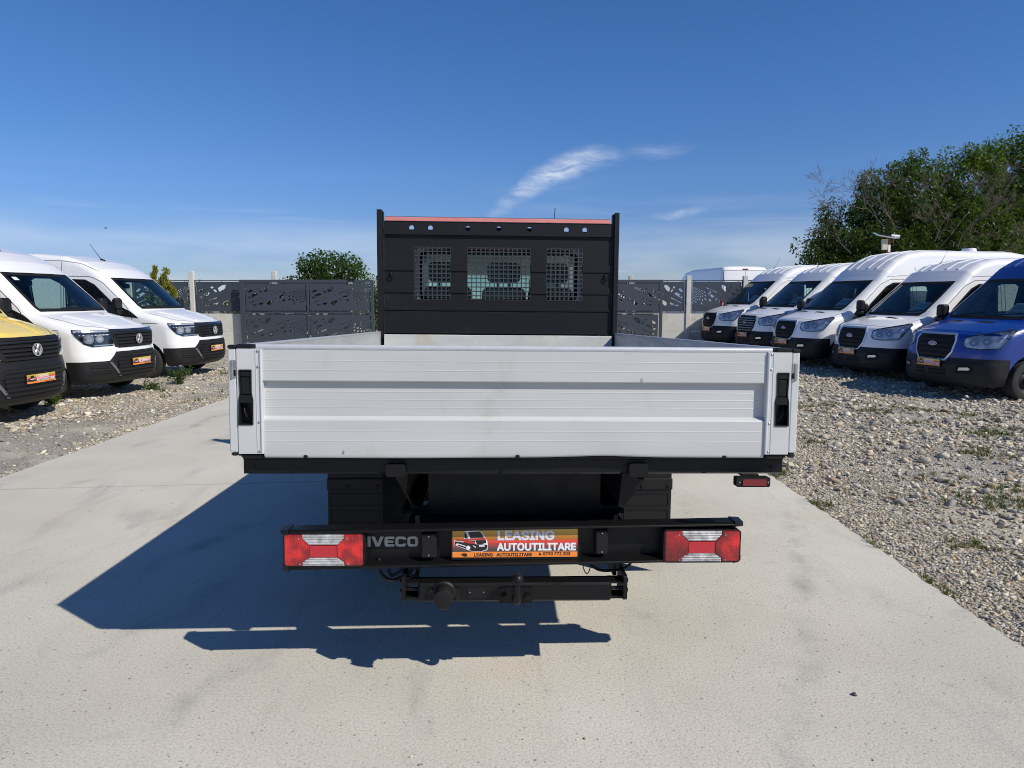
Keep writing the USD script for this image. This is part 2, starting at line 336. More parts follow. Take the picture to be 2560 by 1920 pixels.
M['glass'] = glass('window_glass')
M['glass_ws'] = glass('windscreen_glass', (0.66, 0.84, 0.83), 0.9)
M['glass_side'] = glass('side_glass', (0.60, 0.72, 0.70), 0.6)
M['lens_clear'] = glass('clear_lens', (0.9, 0.92, 0.95), 0.9)

def lamp_red():
    n = {'tc': ('texture_coordinate', {}), 'w': ('wave_texture', {'wave_type': 'bands', 'bands_direction': 'x', 'scale': 42.0, 'distortion': 0.4}),
         'w2': ('wave_texture', {'wave_type': 'bands', 'bands_direction': 'z', 'scale': 42.0, 'distortion': 0.4}),
         'a': ('math', {'math_type': 'add'}), 'b': ('bump', {'strength': 0.28, 'distance': 0.002}),
         'n': ('noise_texture', {'scale': 14.0, 'detail': 3.0}), 'r': ('rgb_ramp', {'ramp': [(0.36, (0.14, 0.003, 0.006)), (0.54, (0.30, 0.006, 0.010)), (0.68, (0.66, 0.016, 0.014))]}),
         'p': ('principled_bsdf', {'roughness': 0.2, 'coat_weight': 0.8, 'coat_roughness': 0.05, 'subsurface_weight': 0.0})}
    l = [('tc.object', 'w.vector'), ('tc.object', 'w2.vector'), ('w.fac', 'a.value1'), ('w2.fac', 'a.value2'), ('a.value', 'b.height'), ('b.normal', 'p.normal'),
         ('tc.object', 'n.vector'), ('n.fac', 'r.fac'), ('r.color', 'p.base_color')]
    return mat('red_lamp_lens', n, l, 'p.BSDF')
M['lamp_red'] = lamp_red()
M['lamp_reflex'] = look('red_reflector', (0.42, 0.008, 0.018), 0.25, coat=0.8, color2=(0.52, 0.012, 0.022), scale=60, bump=0.3, bscale=400)
M['lamp_dark_red'] = look('dark_red_lens', (0.20, 0.008, 0.012), 0.25, coat=0.6, var=0.3, scale=60, bump=0.3, bscale=300)
def lamp_clear():
    n = {'tc': ('texture_coordinate', {}), 'w': ('wave_texture', {'wave_type': 'bands', 'bands_direction': 'z', 'scale': 30.0, 'distortion': 0.3}),
         'b': ('bump', {'strength': 0.7, 'distance': 0.004}), 'n': ('noise_texture', {'scale': 30.0, 'detail': 3.0}),
         'r': ('rgb_ramp', {'ramp': [(0.3, (0.30, 0.29, 0.28)), (0.5, (0.55, 0.54, 0.52)), (0.7, (0.80, 0.80, 0.80))]}),
         'p': ('principled_bsdf', {'roughness': 0.22, 'metallic': 0.35, 'coat_weight': 0.8, 'coat_roughness': 0.05})}
    l = [('tc.object', 'w.vector'), ('w.fac', 'b.height'), ('b.normal', 'p.normal'), ('tc.object', 'n.vector'), ('n.fac', 'r.fac'), ('r.color', 'p.base_color')]
    return mat('clear_lamp_lens', n, l, 'p.BSDF')
M['lamp_clear'] = lamp_clear()

def headlight_look():
    n = {'tc': ('texture_coordinate', {}), 'v': ('voronoi_texture', {'feature': 'f1', 'scale': 9.0}), 'b': ('bump', {'strength': 0.5, 'distance': 0.02}),
         'r': ('rgb_ramp', {'ramp': [(0.1, (0.82, 0.83, 0.85)), (0.45, (0.62, 0.63, 0.66)), (0.8, (0.38, 0.39, 0.42))]}),
         'p': ('principled_bsdf', {'roughness': 0.2, 'metallic': 0.25, 'coat_weight': 1.0, 'coat_roughness': 0.02})}
    l = [('tc.object', 'v.vector'), ('v.distance', 'b.height'), ('b.normal', 'p.normal'), ('v.distance', 'r.fac'), ('r.color', 'p.base_color')]
    return mat('headlight_reflector', n, l, 'p.BSDF')
M['headlight'] = headlight_look()
M['headlight_dark'] = look('headlight_dark', (0.03, 0.032, 0.036), 0.12, metal=0.3, coat=1.0, var=0.4, scale=10)

def plate_look(name, z0, z1):
    n = {'tc': ('texture_coordinate', {}), 's': ('separate_xyz', {}), 'm': ('map_range', {'from_min': z0, 'from_max': z1, 'clamp': True}),
         'r': ('rgb_ramp', {'ramp': [(0.0, (0.86, 0.25, 0.03)), (0.185, (0.86, 0.25, 0.03)), (0.19, (0.055, 0.045, 0.05)), (0.30, (0.09, 0.05, 0.05)), (0.46, (0.42, 0.05, 0.035)), (0.57, (0.78, 0.055, 0.035)), (0.60, (0.40, 0.10, 0.02)), (0.80, (0.50, 0.25, 0.025)), (1.0, (0.58, 0.42, 0.045))]}),
         'p': ('principled_bsdf', {'roughness': 0.3, 'coat_weight': 0.4})}
    l = [('tc.object', 's.vector'), ('s.z', 'm.value'), ('m.result', 'r.fac'), ('r.color', 'p.base_color')]
    return mat(name, n, l, 'p.BSDF')

def leaf_look(name, dark, mid, light, trans=0.35):
    n = {'g': ('geometry', {}), 'r': ('rgb_ramp', {'ramp': [(0.0, dark), (0.55, mid), (1.0, light)]}),
         'p': ('principled_bsdf', {'roughness': 0.42, 'specular_ior_level': 0.4}), 't': ('translucent_bsdf', {}), 'h': ('hsv', {'saturation': 1.15, 'value': 1.3}), 'm': ('mix_closure', {'fac': trans})}
    l = [('g.random_per_island', 'r.fac'), ('r.color', 'p.base_color'), ('r.color', 'h.color'), ('h.color', 't.color'), ('p.BSDF', 'm.closure1'), ('t.BSDF', 'm.closure2')]
    return mat(name, n, l, 'm.closure')
# ------------------------------------------------------------------ ground, concrete driveway, gravel
XL, XR = -4.72, 2.42                     # edges of the concrete strip
def ground_z(x, y):
    x, y = np.asarray(x, float), np.asarray(y, float)
    far = np.clip((y - 13.5) / 8.0, 0, 1) * 0.13 * np.clip((x - 3) / 2.0, 0, 1)
    q = np.stack([x * 0.55, y * 0.55, np.zeros_like(x)], -1); q2 = q * 4.3
    lump = (meshkit.fbm(q, 3, 3) - 0.5) * 0.10 + (meshkit.fbm(q2, 3, 9) - 0.5) * 0.025
    near = np.minimum(np.abs(x - XL), np.abs(x - XR))
    ramp = np.clip(near / 0.8, 0, 1)
    inside = (x > XL) & (x < XR)
    return np.where(inside, -0.09, -0.025 + ramp * (lump * 0.8 - 0.0) + far)

def ground_mesh():
    xs = np.unique(np.round(np.concatenate([np.linspace(-900, -40, 8), np.linspace(-40, -14, 14), np.arange(-14, 14, 0.14), [XL, XL + 0.02, XR, XR - 0.02], np.linspace(14, 40, 14), np.linspace(40, 900, 8)]), 3))
    ys = np.unique(np.round(np.concatenate([np.linspace(-300, -6, 6), np.arange(-6, 26, 0.14), np.linspace(26, 60, 16), np.linspace(60, 1500, 10)]), 3))
    X, Y = np.meshgrid(xs, ys, indexing='ij'); Z = ground_z(X, Y)
    far = (np.abs(X) > 14) | (Y > 26) | (Y < -6)
    Z = np.where(far & ~((X > XL) & (X < XR)), -0.03, Z)
    nx, ny = len(xs), len(ys); i = np.arange(nx * ny).reshape(nx, ny)
    q = np.stack([i[:-1, :-1], i[1:, :-1], i[1:, 1:], i[:-1, 1:]], -1).reshape(-1, 4)
    return trimesh.Trimesh(np.c_[X.ravel(), Y.ravel(), Z.ravel()], np.vstack([q[:, [0, 1, 2]], q[:, [0, 2, 3]]]), process=False)

def gravel_look():
    n = {'g': ('geometry', {}), 'v': ('voronoi_texture', {'feature': 'f1', 'scale': 34.0, 'randomness': 1.0}), 'v2': ('voronoi_texture', {'feature': 'f1', 'scale': 75.0}),
         'bw': ('separate_color', {}), 'rc': ('rgb_ramp', {'ramp': [(0.0, (0.24, 0.215, 0.165)), (0.35, (0.42, 0.375, 0.295)), (0.65, (0.54, 0.50, 0.42)), (0.85, (0.36, 0.345, 0.325)), (1.0, (0.66, 0.62, 0.53))]}),
         'nd': ('noise_texture', {'scale': 0.9, 'detail': 6.0, 'roughness': 0.65}), 'rd': ('map_range', {'range_type': 'smoothstep', 'from_min': 0.44, 'from_max': 0.62, 'to_min': 0.0, 'to_max': 0.75}),
         'fine': ('noise_texture', {'scale': 55.0, 'detail': 4.0, 'roughness': 0.7}), 'rs': ('rgb_ramp', {'ramp': [(0.3, (0.40, 0.36, 0.285)), (0.7, (0.60, 0.55, 0.45))]}),
         'mx': ('mix_color', {}), 'h': ('math', {'math_type': 'multiply_add', 'value2': -1.0, 'value3': 1.0}), 'hm': ('mix_float', {}),
         'b': ('bump', {'strength': 0.9, 'distance': 0.03}), 'p': ('principled_bsdf', {'roughness': 0.85, 'specular_ior_level': 0.25})}
    l = [('g.position', 'v.vector'), ('g.position', 'v2.vector'), ('v2.color', 'bw.color'), ('bw.r', 'rc.fac'), ('g.position', 'nd.vector'), ('nd.fac', 'rd.value'), ('g.position', 'fine.vector'), ('fine.fac', 'rs.fac'),
         ('rd.result', 'mx.fac'), ('rc.color', 'mx.a'), ('rs.color', 'mx.b'), ('v2.distance', 'h.value1'), ('rd.result', 'hm.fac'), ('h.value', 'hm.a'), ('fine.fac', 'hm.b'), ('hm.result', 'b.height'),
         ('b.normal', 'p.normal'), ('mx.result', 'p.base_color')]
    return mat('gravel_and_dirt', n, l, 'p.BSDF')

def concrete_look():
    n = {'g': ('geometry', {}),
         'big': ('noise_texture', {'scale': 0.55, 'detail': 5.0, 'roughness': 0.6}), 'rb': ('rgb_ramp', {'ramp': [(0.30, (0.445, 0.42, 0.355)), (0.5, (0.51, 0.485, 0.415)), (0.72, (0.57, 0.545, 0.48))]}),
         'ms': ('mapping', {'rotation': (0, 0, 0.55), 'scale': (1.5, 0.5, 1)}), 'st': ('noise_texture', {'scale': 1.9, 'detail': 7.0, 'roughness': 0.68, 'distortion': 0.5}),
         'rst': ('map_range', {'range_type': 'smoothstep', 'from_min': 0.50, 'from_max': 0.78, 'to_min': 0.0, 'to_max': 0.62}), 'mst': ('mix_color', {'b': (0.31, 0.30, 0.295)}),
         'bl': ('noise_texture', {'scale': 1.7, 'detail': 8.0, 'roughness': 0.75}), 'rbl': ('map_range', {'range_type': 'smoothstep', 'from_min': 0.58, 'from_max': 0.78, 'to_min': 0.0, 'to_max': 0.70}), 'mbl': ('mix_color', {'b': (0.30, 0.29, 0.28)}),
         'wm': ('noise_texture', {'scale': 1.1, 'detail': 5.0, 'roughness': 0.6}), 'gw': ('vector_math', {'math_type': 'add', 'vector2': (7.3, 3.1, 1.7)}), 'rwm': ('map_range', {'range_type': 'smoothstep', 'from_min': 0.58, 'from_max': 0.76, 'to_min': 0.0, 'to_max': 0.35}), 'mwm': ('mix_color', {'b': (0.52, 0.43, 0.32)}),
         'f': ('noise_texture', {'scale': 95.0, 'detail': 4.0, 'roughness': 0.75}), 'rf': ('rgb_ramp', {'ramp': [(0.30, (0.52, 0.52, 0.51)), (0.46, (0.97, 0.97, 0.97)), (0.68, (1.18, 1.17, 1.14))]}), 'mfine': ('mix_color', {'blend_type': 'multiply', 'fac': 1.0, 'use_clamp': False}),
         'vp': ('voronoi_texture', {'feature': 'f1', 'scale': 24.0}), 'rp': ('map_range', {'from_min': 0.07, 'from_max': 0.15, 'to_min': 1.0, 'to_max': 0.0, 'clamp': True}), 'pn': ('noise_texture', {'scale': 7.0, 'detail': 2.0}), 'rpn': ('map_range', {'from_min': 0.40, 'from_max': 0.54, 'to_min': 0.0, 'to_max': 0.85, 'clamp': True}), 'mp': ('math', {'math_type': 'multiply'}), 'mpit': ('mix_color', {'b': (0.17, 0.16, 0.145)}),
         'tc1': ('vector_math', {'math_type': 'subtract', 'vector2': (-12.0, 9.0, 0.0)}), 'tl': ('vector_math', {'math_type': 'length'}), 'tm': ('math', {'math_type': 'pingpong', 'value2': 0.75}), 'ts': ('math', {'math_type': 'subtract', 'value2': 0.38}), 'ta': ('math', {'math_type': 'absolute'}),
         'tr': ('map_range', {'range_type': 'smoothstep', 'from_min': 0.0, 'from_max': 0.13, 'to_min': 1.0, 'to_max': 0.0}), 'tn': ('noise_texture', {'scale': 0.8, 'detail': 6.0, 'roughness': 0.7}), 'tg': ('map_range', {'range_type': 'smoothstep', 'from_min': 0.50, 'from_max': 0.70, 'to_min': 0.0, 'to_max': 0.6}), 'tx': ('math', {'math_type': 'multiply'}), 'tmix': ('mix_color', {'b': (0.22, 0.215, 0.21)}),
         'vq': ('voronoi_texture', {'feature': 'f1', 'scale': 9.0}), 'rq': ('map_range', {'from_min': 0.035, 'from_max': 0.075, 'to_min': 0.8, 'to_max': 0.0, 'clamp': True}), 'qg': ('math', {'math_type': 'multiply'}), 'tg2': ('map_range', {'from_min': 0.42, 'from_max': 0.56, 'to_min': 0.0, 'to_max': 1.0, 'clamp': True}), 'mq': ('mix_color', {'b': (0.13, 0.12, 0.11)}),
         'ad': ('math', {'math_type': 'multiply_add', 'value2': -0.8}), 'b': ('bump', {'strength': 0.35, 'distance': 0.006}),
         'p': ('principled_bsdf', {'roughness': 0.82, 'specular_ior_level': 0.3})}
    l = [('g.position', 'big.vector'), ('big.fac', 'rb.fac'), ('g.position', 'ms.vector'), ('ms.vector', 'st.vector'), ('st.fac', 'rst.value'), ('rst.result', 'mst.fac'), ('rb.color', 'mst.a'),
         ('g.position', 'bl.vector'), ('bl.fac', 'rbl.value'), ('rbl.result', 'mbl.fac'), ('mst.result', 'mbl.a'),
         ('g.position', 'gw.vector1'), ('gw.vector', 'wm.vector'), ('wm.fac', 'rwm.value'), ('rwm.result', 'mwm.fac'), ('mbl.result', 'mwm.a'),
         ('g.position', 'f.vector'), ('f.fac', 'rf.fac'), ('mwm.result', 'mfine.a'), ('rf.color', 'mfine.b'),
         ('g.position', 'vp.vector'), ('vp.distance', 'rp.value'), ('g.position', 'pn.vector'), ('pn.fac', 'rpn.value'), ('rp.result', 'mp.value1'), ('rpn.result', 'mp.value2'), ('mp.value', 'mpit.fac'), ('mfine.result', 'mpit.a'),
         ('g.position', 'vq.vector'), ('vq.distance', 'rq.value'), ('rq.result', 'qg.value1'), ('tg2.result', 'qg.value2'), ('tn.fac', 'tg2.value'), ('qg.value', 'mq.fac'), ('mpit.result', 'mq.a'), ('g.position', 'tc1.vector1'), ('tc1.vector', 'tl.vector1'), ('tl.value', 'tm.value1'), ('tm.value', 'ts.value1'), ('ts.value', 'ta.value1'), ('ta.value', 'tr.value'), ('g.position', 'tn.vector'), ('tn.fac', 'tg.value'), ('tr.result', 'tx.value1'), ('tg.result', 'tx.value2'), ('tx.value', 'tmix.fac'), ('mq.result', 'tmix.a'), ('tmix.result', 'p.base_color'), ('mp.value', 'ad.value1'), ('f.fac', 'ad.value3'), ('ad.value', 'b.height'), ('b.normal', 'p.normal')]
    return mat('cast_concrete', n, l, 'p.BSDF')

gravel_ground = thing('gravel_ground', kind='structure')
M['gravel'] = gravel_look()
obj('dirt_bed', ground_mesh(), M['gravel'], gravel_ground, smooth=True)

driveway = thing('concrete_driveway', kind='structure')
M['concrete'] = concrete_look()
def slab(y00, y01, y10, y11):
    """one bay of the strip; its ends may run a little askew: y00/y01 near edge left/right, y10/y11 far edge"""
    rg = random.Random(int(abs(y10) * 100)); pts = []
    def edge(xa, ya, xb, yb, wob, n):
        return [(xa + (xb - xa) * t + (rg.random() - 0.5) * wob, ya + (yb - ya) * t + (rg.random() - 0.5) * wob * (abs(yb - ya) < 1)) for t in np.linspace(0, 1, n, endpoint=False)]
    k = max(int(abs(y10 - y00) / 0.05), 3)
    pts += edge(XL, y00, XR, y01, 0.004, 60) + edge(XR, y01, XR, y11, 0.022, k) + edge(XR, y11, XL, y10, 0.004, 60) + edge(XL, y10, XL, y00, 0.022, k)
    return ext(Polygon(pts).buffer(0), 'z', -0.16, 0.0)
joint = lambda y: (y - 0.03, y + 0.67)
G = 0.011
for a, b in ((-4.0, 1.62), (1.62, 5.91), (5.91, 11.6), (11.6, 17.3), (17.3, 23.2), (23.2, 34.0)):
    ya, yb = joint(a), joint(b)
    obj('slab', slab(ya[0] + G, ya[1] + G, yb[0] - G, yb[1] - G), M['concrete'], driveway)

# stones -----------------------------------------------------------------------
def stone_shape(rg, flat=0.5, n=13):
    p = rg.normal(size=(n, 3)); p /= np.linalg.norm(p, axis=1, keepdims=True)
    p *= rg.uniform(0.86, 1.05, size=(n, 1)); p *= np.array([1.0, rg.uniform(0.62, 0.92), rg.uniform(flat * 0.75, flat * 1.15)])
    return trimesh.convex.convex_hull(p * 0.5)
STONE_TONES = [(tuple(np.array(a) * (1.02, 0.975, 0.89)), tuple(np.array(b) * (1.02, 0.975, 0.89))) for a, b in [((0.47, 0.425, 0.33), (0.38, 0.34, 0.265)), ((0.30, 0.295, 0.29), (0.24, 0.24, 0.24)), ((0.56, 0.52, 0.43), (0.46, 0.42, 0.34)), ((0.37, 0.30, 0.205), (0.29, 0.24, 0.17)),
               ((0.42, 0.40, 0.365), (0.33, 0.315, 0.29)), ((0.66, 0.63, 0.55), (0.54, 0.51, 0.44)), ((0.32, 0.255, 0.195), (0.25, 0.205, 0.16)), ((0.21, 0.21, 0.215), (0.165, 0.168, 0.17)), ((0.52, 0.50, 0.46), (0.43, 0.41, 0.37))]]
stone_mats = [look(f'stone_tone_{i}', a, 0.75, color2=b, scale=3.0, bump=0.2, bscale=14, spec=0.3) for i, (a, b) in enumerate(STONE_TONES)]

rs = np.random.default_rng(11)
def patch(x, y, f, seed):
    return meshkit.fbm(np.stack([np.asarray(x) * f, np.asarray(y) * f, np.zeros_like(np.asarray(x, float))], -1), 4, seed)
GRASSY = [(2.50, 6.47, .16), (2.53, 5.48, .13), (5.0, 10.9, .5), (5.9, 10.4, .45), (4.0, 6.35, .22), (3.8, 6.25, .2), (4.0, 5.55, .35), (5.8, 8.5, .45), (6.3, 8.6, .4), (6.4, 9.7, .6), (3.14, 4.5, .18), (4.55, 10.7, .45), (5.3, 10.2, .4), (3.05, 5.13, .15), (5.15, 7.4, .35), (6.9, 8.9, .5), (5.4, 9.2, .2), (3.5, 7.9, .25), (4.45, 5.9, .3)]
def grassiness(x, y):
    g = np.zeros_like(np.asarray(x, float))
    for gx, gy, r in GRASSY:
        g = np.maximum(g, np.exp(-(((x - gx) / r) ** 2 + ((y - gy) / (r * 0.75)) ** 2)))
    return g

def scatter(n, x0, x1, y0, y1, dens):
    """candidate points, nearer ground drawn more densely"""
    t = rs.random(n); y = y0 * (y1 / y0) ** t if y0 > 0 else y0 + (y1 - y0) * t
    x = x0 + (x1 - x0) * rs.random(n); keep = rs.random(n) < dens(x, y)
    return x[keep], y[keep]

PX, PY, PS = [], [], []
# right: river stones, with a finer band along the concrete
def dens_r(x, y):
    d = x - XR; band = np.clip((d - 0.15 - (patch(x, y, 0.9, 5) - 0.5) * 1.2) / 0.8, 0, 1)
    vis = (np.abs(x) < 0.80 * y + 2.4)
    return vis * (1 - 0.8 * grassiness(x, y)) * np.clip(0.55 + (patch(x, y, 0.9, 77) - 0.42) * 4.0, 0.22, 1.0)
x, y = scatter(130000, XR + 0.02, 17.0, 2.2, 24.0, dens_r)
d = x - XR; coarse = np.clip((d - 0.55 - (patch(x, y, 0.8, 5) - 0.5) * 2.2) / 0.5, 0, 1)
s = np.where(coarse > 0.5, rs.lognormal(math.log(0.041), 0.42, len(x)), rs.lognormal(math.log(0.024), 0.33, len(x)))
s *= np.clip(0.9 + y * 0.022, 1.0, 1.35)
PX.append(x); PY.append(y); PS.append(np.clip(s, 0.012, 0.15))
x, y = scatter(90000, XR + 0.01, XR + 2.2, 2.2, 14.0, lambda x, y: (x < 0.80 * y + 2.4) * np.clip(1.25 - (x - XR) * 0.55 + (patch(x, y, 0.8, 5) - 0.5) * 2.0, 0.1, 1))
PX.append(x); PY.append(y); PS.append(np.clip(rs.lognormal(math.log(0.021), 0.33, len(x)), 0.01, 0.05))
# left: fine gravel and trodden dirt, some larger pale stones near the vans
x, y = scatter(80000, -14.0, XL - 0.01, 5.2, 24.0, lambda x, y: (np.abs(x) < 0.80 * y + 2.4) * np.clip((patch(x, y, 0.55, 21) - 0.40) * 6 + np.clip(1 - (XL - x) / 1.2, 0, 1) * 0.6, 0.12, 1))
sz = rs.lognormal(math.log(0.030), 0.40, len(x)); big = patch(x, y, 0.7, 33) > 0.56
sz = np.where(big & (x < XL - 1.2), sz * 1.9, sz)
PX.append(x); PY.append(y); PS.append(np.clip(sz, 0.012, 0.16))
PX, PY, PS = map(np.concatenate, (PX, PY, PS))
PZ = ground_z(PX, PY)
# the 300 that show largest become stones of their own
show = PS / np.hypot(PX, PY) * ((PX > XR + 0.2) & (PX < 0.73 * PY))
own = np.argsort(-show)[:300]; rest = np.setdiff1d(np.arange(len(PX)), own)
for i in own:
    m = stone_shape(rs, 0.55, 14); m.apply_scale(PS[i])
    m.apply_transform(trimesh.transformations.euler_matrix(rs.normal() * 0.25, rs.normal() * 0.25, rs.random() * 6.28))
    m.apply_translation([PX[i], PY[i], PZ[i] + PS[i] * 0.16]); obj('stone', m, stone_mats[rs.integers(len(stone_mats))], gravel_ground, smooth=True)

def instancer(name, parent, protos, which, pos, quat, scale, kind='stuff', label=None, cat=None):
    p = path_for(name, parent); inst = UsdGeom.PointInstancer.Define(stage, p); rel = inst.CreatePrototypesRel()
    UsdGeom.Scope.Define(stage, p + '/shapes')
    for k, (m, mt, sm) in enumerate(protos):
        b = m if isinstance(m, Baked) else Baked(m, sm)
        q = UsdGeom.Mesh.Define(stage, f'{p}/shapes/shape_{k:03d}')
        q.CreatePointsAttr(Vt.Vec3fArray.FromNumpy(b.v.astype(np.float32))); q.CreateFaceVertexCountsAttr(Vt.IntArray.FromNumpy(np.full(len(b.f), 3, np.int32)))
        q.CreateFaceVertexIndicesAttr(Vt.IntArray.FromNumpy(b.f.astype(np.int32).ravel())); q.CreateSubdivisionSchemeAttr('none')
        if b.n is not None:
            q.CreateNormalsAttr(Vt.Vec3fArray.FromNumpy(b.n.astype(np.float32))); q.SetNormalsInterpolation('vertex')
        UsdShade.MaterialBindingAPI.Apply(q.GetPrim()).Bind(mt); rel.AddTarget(q.GetPath())
    inst.CreateProtoIndicesAttr(Vt.IntArray.FromNumpy(np.asarray(which, np.int32)))
    inst.CreatePositionsAttr(Vt.Vec3fArray.FromNumpy(np.asarray(pos, np.float32)))
    inst.CreateOrientationsAttr(Vt.QuathArray([Gf.Quath(float(q[0]), float(q[1]), float(q[2]), float(q[3])) for q in quat]))
    inst.CreateScalesAttr(Vt.Vec3fArray.FromNumpy(np.asarray(scale, np.float32)))
    return tag(inst, label, cat, kind=kind)

def quats(n, tilt):
    yaw = rs.random(n) * 2 * PI; ta = rs.normal(size=n) * tilt; td = rs.random(n) * 2 * PI
    qz = np.c_[np.cos(yaw / 2), np.zeros(n), np.zeros(n), np.sin(yaw / 2)]; qt = np.c_[np.cos(ta / 2), np.sin(ta / 2) * np.cos(td), np.sin(ta / 2) * np.sin(td), np.zeros(n)]
    w1, x1, y1, z1 = qt.T; w2, x2, y2, z2 = qz.T
    return np.c_[w1*w2-x1*x2-y1*y2-z1*z2, w1*x2+x1*w2+y1*z2-z1*y2, w1*y2-x1*z2+y1*w2+z1*x2, w1*z2+x1*y2-y1*x2+z1*w2]
protos = [(stone_shape(rs, 0.55, 12), stone_mats[k % len(stone_mats)], True) for k in range(24)]
n = len(rest)
instancer('gravel', gravel_ground, protos, rs.integers(0, len(protos), n), np.c_[PX[rest], PY[rest], PZ[rest] + PS[rest] * 0.13], quats(n, 0.25), np.repeat(PS[rest][:, None], 3, 1))

# grass ------------------------------------------------------------------------
M['grass'] = leaf_look('grass_blades', (0.09, 0.12, 0.025), (0.13, 0.17, 0.035), (0.24, 0.22, 0.07), 0.3)
def tuft(rg, n=16, h=0.06, spread=0.05):
    V, F = [], []
    for _ in range(n):
        a = rg.random() * 6.28; r = rg.random() * spread; p = np.array([math.cos(a) * r, math.sin(a) * r, -0.005]); hh = h * rg.uniform(0.5, 1.15)
        lean = rg.normal(size=2) * 0.45 * hh; w = 0.0028 + 0.002 * rg.random(); t = rg.random() * 6.28; side = np.array([math.cos(t), math.sin(t), 0]) * w; k = len(V)
        mid = p + np.array([lean[0] * 0.35, lean[1] * 0.35, hh * 0.6]); tip = p + np.array([lean[0], lean[1], hh])
        V += [p - side, p + side, mid + side * 0.8, mid - side * 0.8, tip]; F += [[k, k + 1, k + 2], [k, k + 2, k + 3], [k + 3, k + 2, k + 4]]
    return trimesh.Trimesh(np.array(V), F, process=False)
gx, gy = scatter(60000, XR, 12, 3.0, 13, lambda x, y: np.clip(grassiness(x, y) - 0.12, 0, 1) * (patch(x, y, 3.0, 41) > 0.44) * 0.50)
ex = XR + rs.normal(size=60) * 0.02 + 0.03; ey = rs.choice([3.9, 5.48, 6.47, 7.6, 9.3, 4.6], 60) + rs.normal(size=60) * 0.10
lx, ly = scatter(16000, -12, XL - 0.1, 7.0, 23, lambda x, y: (patch(x, y, 0.6, 55) > 0.56) * 0.02 * (np.abs(x) < 0.8 * y))
fx = -5.4 + rs.normal(size=260) * 0.5; fy = 16.2 + rs.normal(size=260) * 0.55
gx, gy = np.concatenate([gx, ex, lx, fx]), np.concatenate([gy, ey, ly, fy])
okm = (gx < XL) | (gx > XR - 0.01); gx, gy = gx[okm], gy[okm]
M['dry_grass'] = leaf_look('dry_grass_blades', (0.20, 0.17, 0.08), (0.30, 0.25, 0.12), (0.40, 0.34, 0.18), 0.3)
gr = np.random.default_rng(5); tufts = [(tuft(gr, 16, .06 if k < 5 else .045), M['grass'] if k < 5 else M['dry_grass'], False) for k in range(8)]
n = len(gx); gs = rs.uniform(0.45, 1.15, n) * np.where(gx < XL, 1.5, 0.85)
instancer('grass', None, tufts, rs.integers(0, 8, n), np.c_[gx, gy, ground_z(gx, gy) + 0.004], quats(n, 0.1), np.repeat(gs[:, None], 3, 1), label='short weedy grass growing between the stones beside the driveway', cat='grass')

# specks lying on the concrete ---------------------------------------------------
cx, cy = rs.uniform(XL + 0.3, XR - 0.2, 130), 2.0 + 9 * rs.random(130) ** 1.5
cs = rs.lognormal(math.log(0.011), 0.4, 130)
instancer('grit', None, protos[:8], rs.integers(0, 8, 130), np.c_[cx, cy, cs * 0.2], quats(130, 0.2), np.repeat(cs[:, None], 3, 1), label='loose grit and small stones scattered over the concrete driveway', cat='grit')
for k, (px, py, s_, lab) in enumerate([(1.43, 2.74, 0.028, 'dark pebble lying alone on the concrete at lower right of the picture')]):
    m = stone_shape(rs, 0.55, 14); m.apply_scale(s_); m.apply_translation([px, py, s_ * 0.22])
    tag(obj('pebble', m, look('dark_pebble', (0.07, 0.065, 0.06), 0.8, var=0.3), smooth=True), lab, 'pebble')
# ------------------------------------------------------------------ the dropside truck
K, BL = 1.04, 3.667                      # size factor of the measured drawing, length of the load bed
TR = np.array([[0.9991570662742634, -0.040125060575417815, 0.008668127134869346], [0.03981861256680638, 0.9986609484787758, 0.03302708095981634], [-0.009981733690185094, -0.03265408852334949, 0.9994168677259992]])
TT = np.array([0.02594617507764759, 2.734224878814971, 1.4540160217484728])
def truck_ground(x, y):                  # height of the ground in the truck's own axes
    return -(TT[2] / K + TR[2, 0] * x + TR[2, 1] * y) / TR[2, 2]
Mx = Gf.Matrix4d(1.0)
for i in range(3):
    for j in range(3): Mx[i, j] = float(TR[j, i])
    Mx[3, i] = float(TT[i])
truck = thing('dropside_truck', 'white aluminium dropside truck seen from behind with black headboard and tow ball', 'truck', matrix=Mx)

def T(name, mesh, material, parent=None, smooth=False, label=None, kind=None):
    m = tm(mesh).copy(); m.apply_scale(K); return obj(name, m, material, truck if parent is None else parent, smooth, label, kind)
def tilt(m, k=0.0156):                   # the rear bumper hangs slightly askew
    m = tm(m).copy(); v = m.vertices.copy(); v[:, 2] += k * v[:, 0]; m.vertices = v; return m

# --- load bed
T('bed_floor', bx(-1.062, 1.062, 0.045, BL - 0.03, -0.424, -0.4026), M['floor'])
for x in np.arange(0.35, BL, 0.42):
    pass
for k, y in enumerate(np.linspace(0.42, BL - 0.1, 8)):
    T('bed_crossmember', bx(-1.02, 1.02, y, y + 0.06, -0.53, -0.4245), M['black_dull'])
T('bed_side_rail', bx(-1.045, -1.0, 0.075, BL, -0.50, -0.4265, .005), M['black_steel']); T('bed_side_rail', bx(1.0, 1.045, 0.075, BL, -0.50, -0.4265, .005), M['black_steel'])

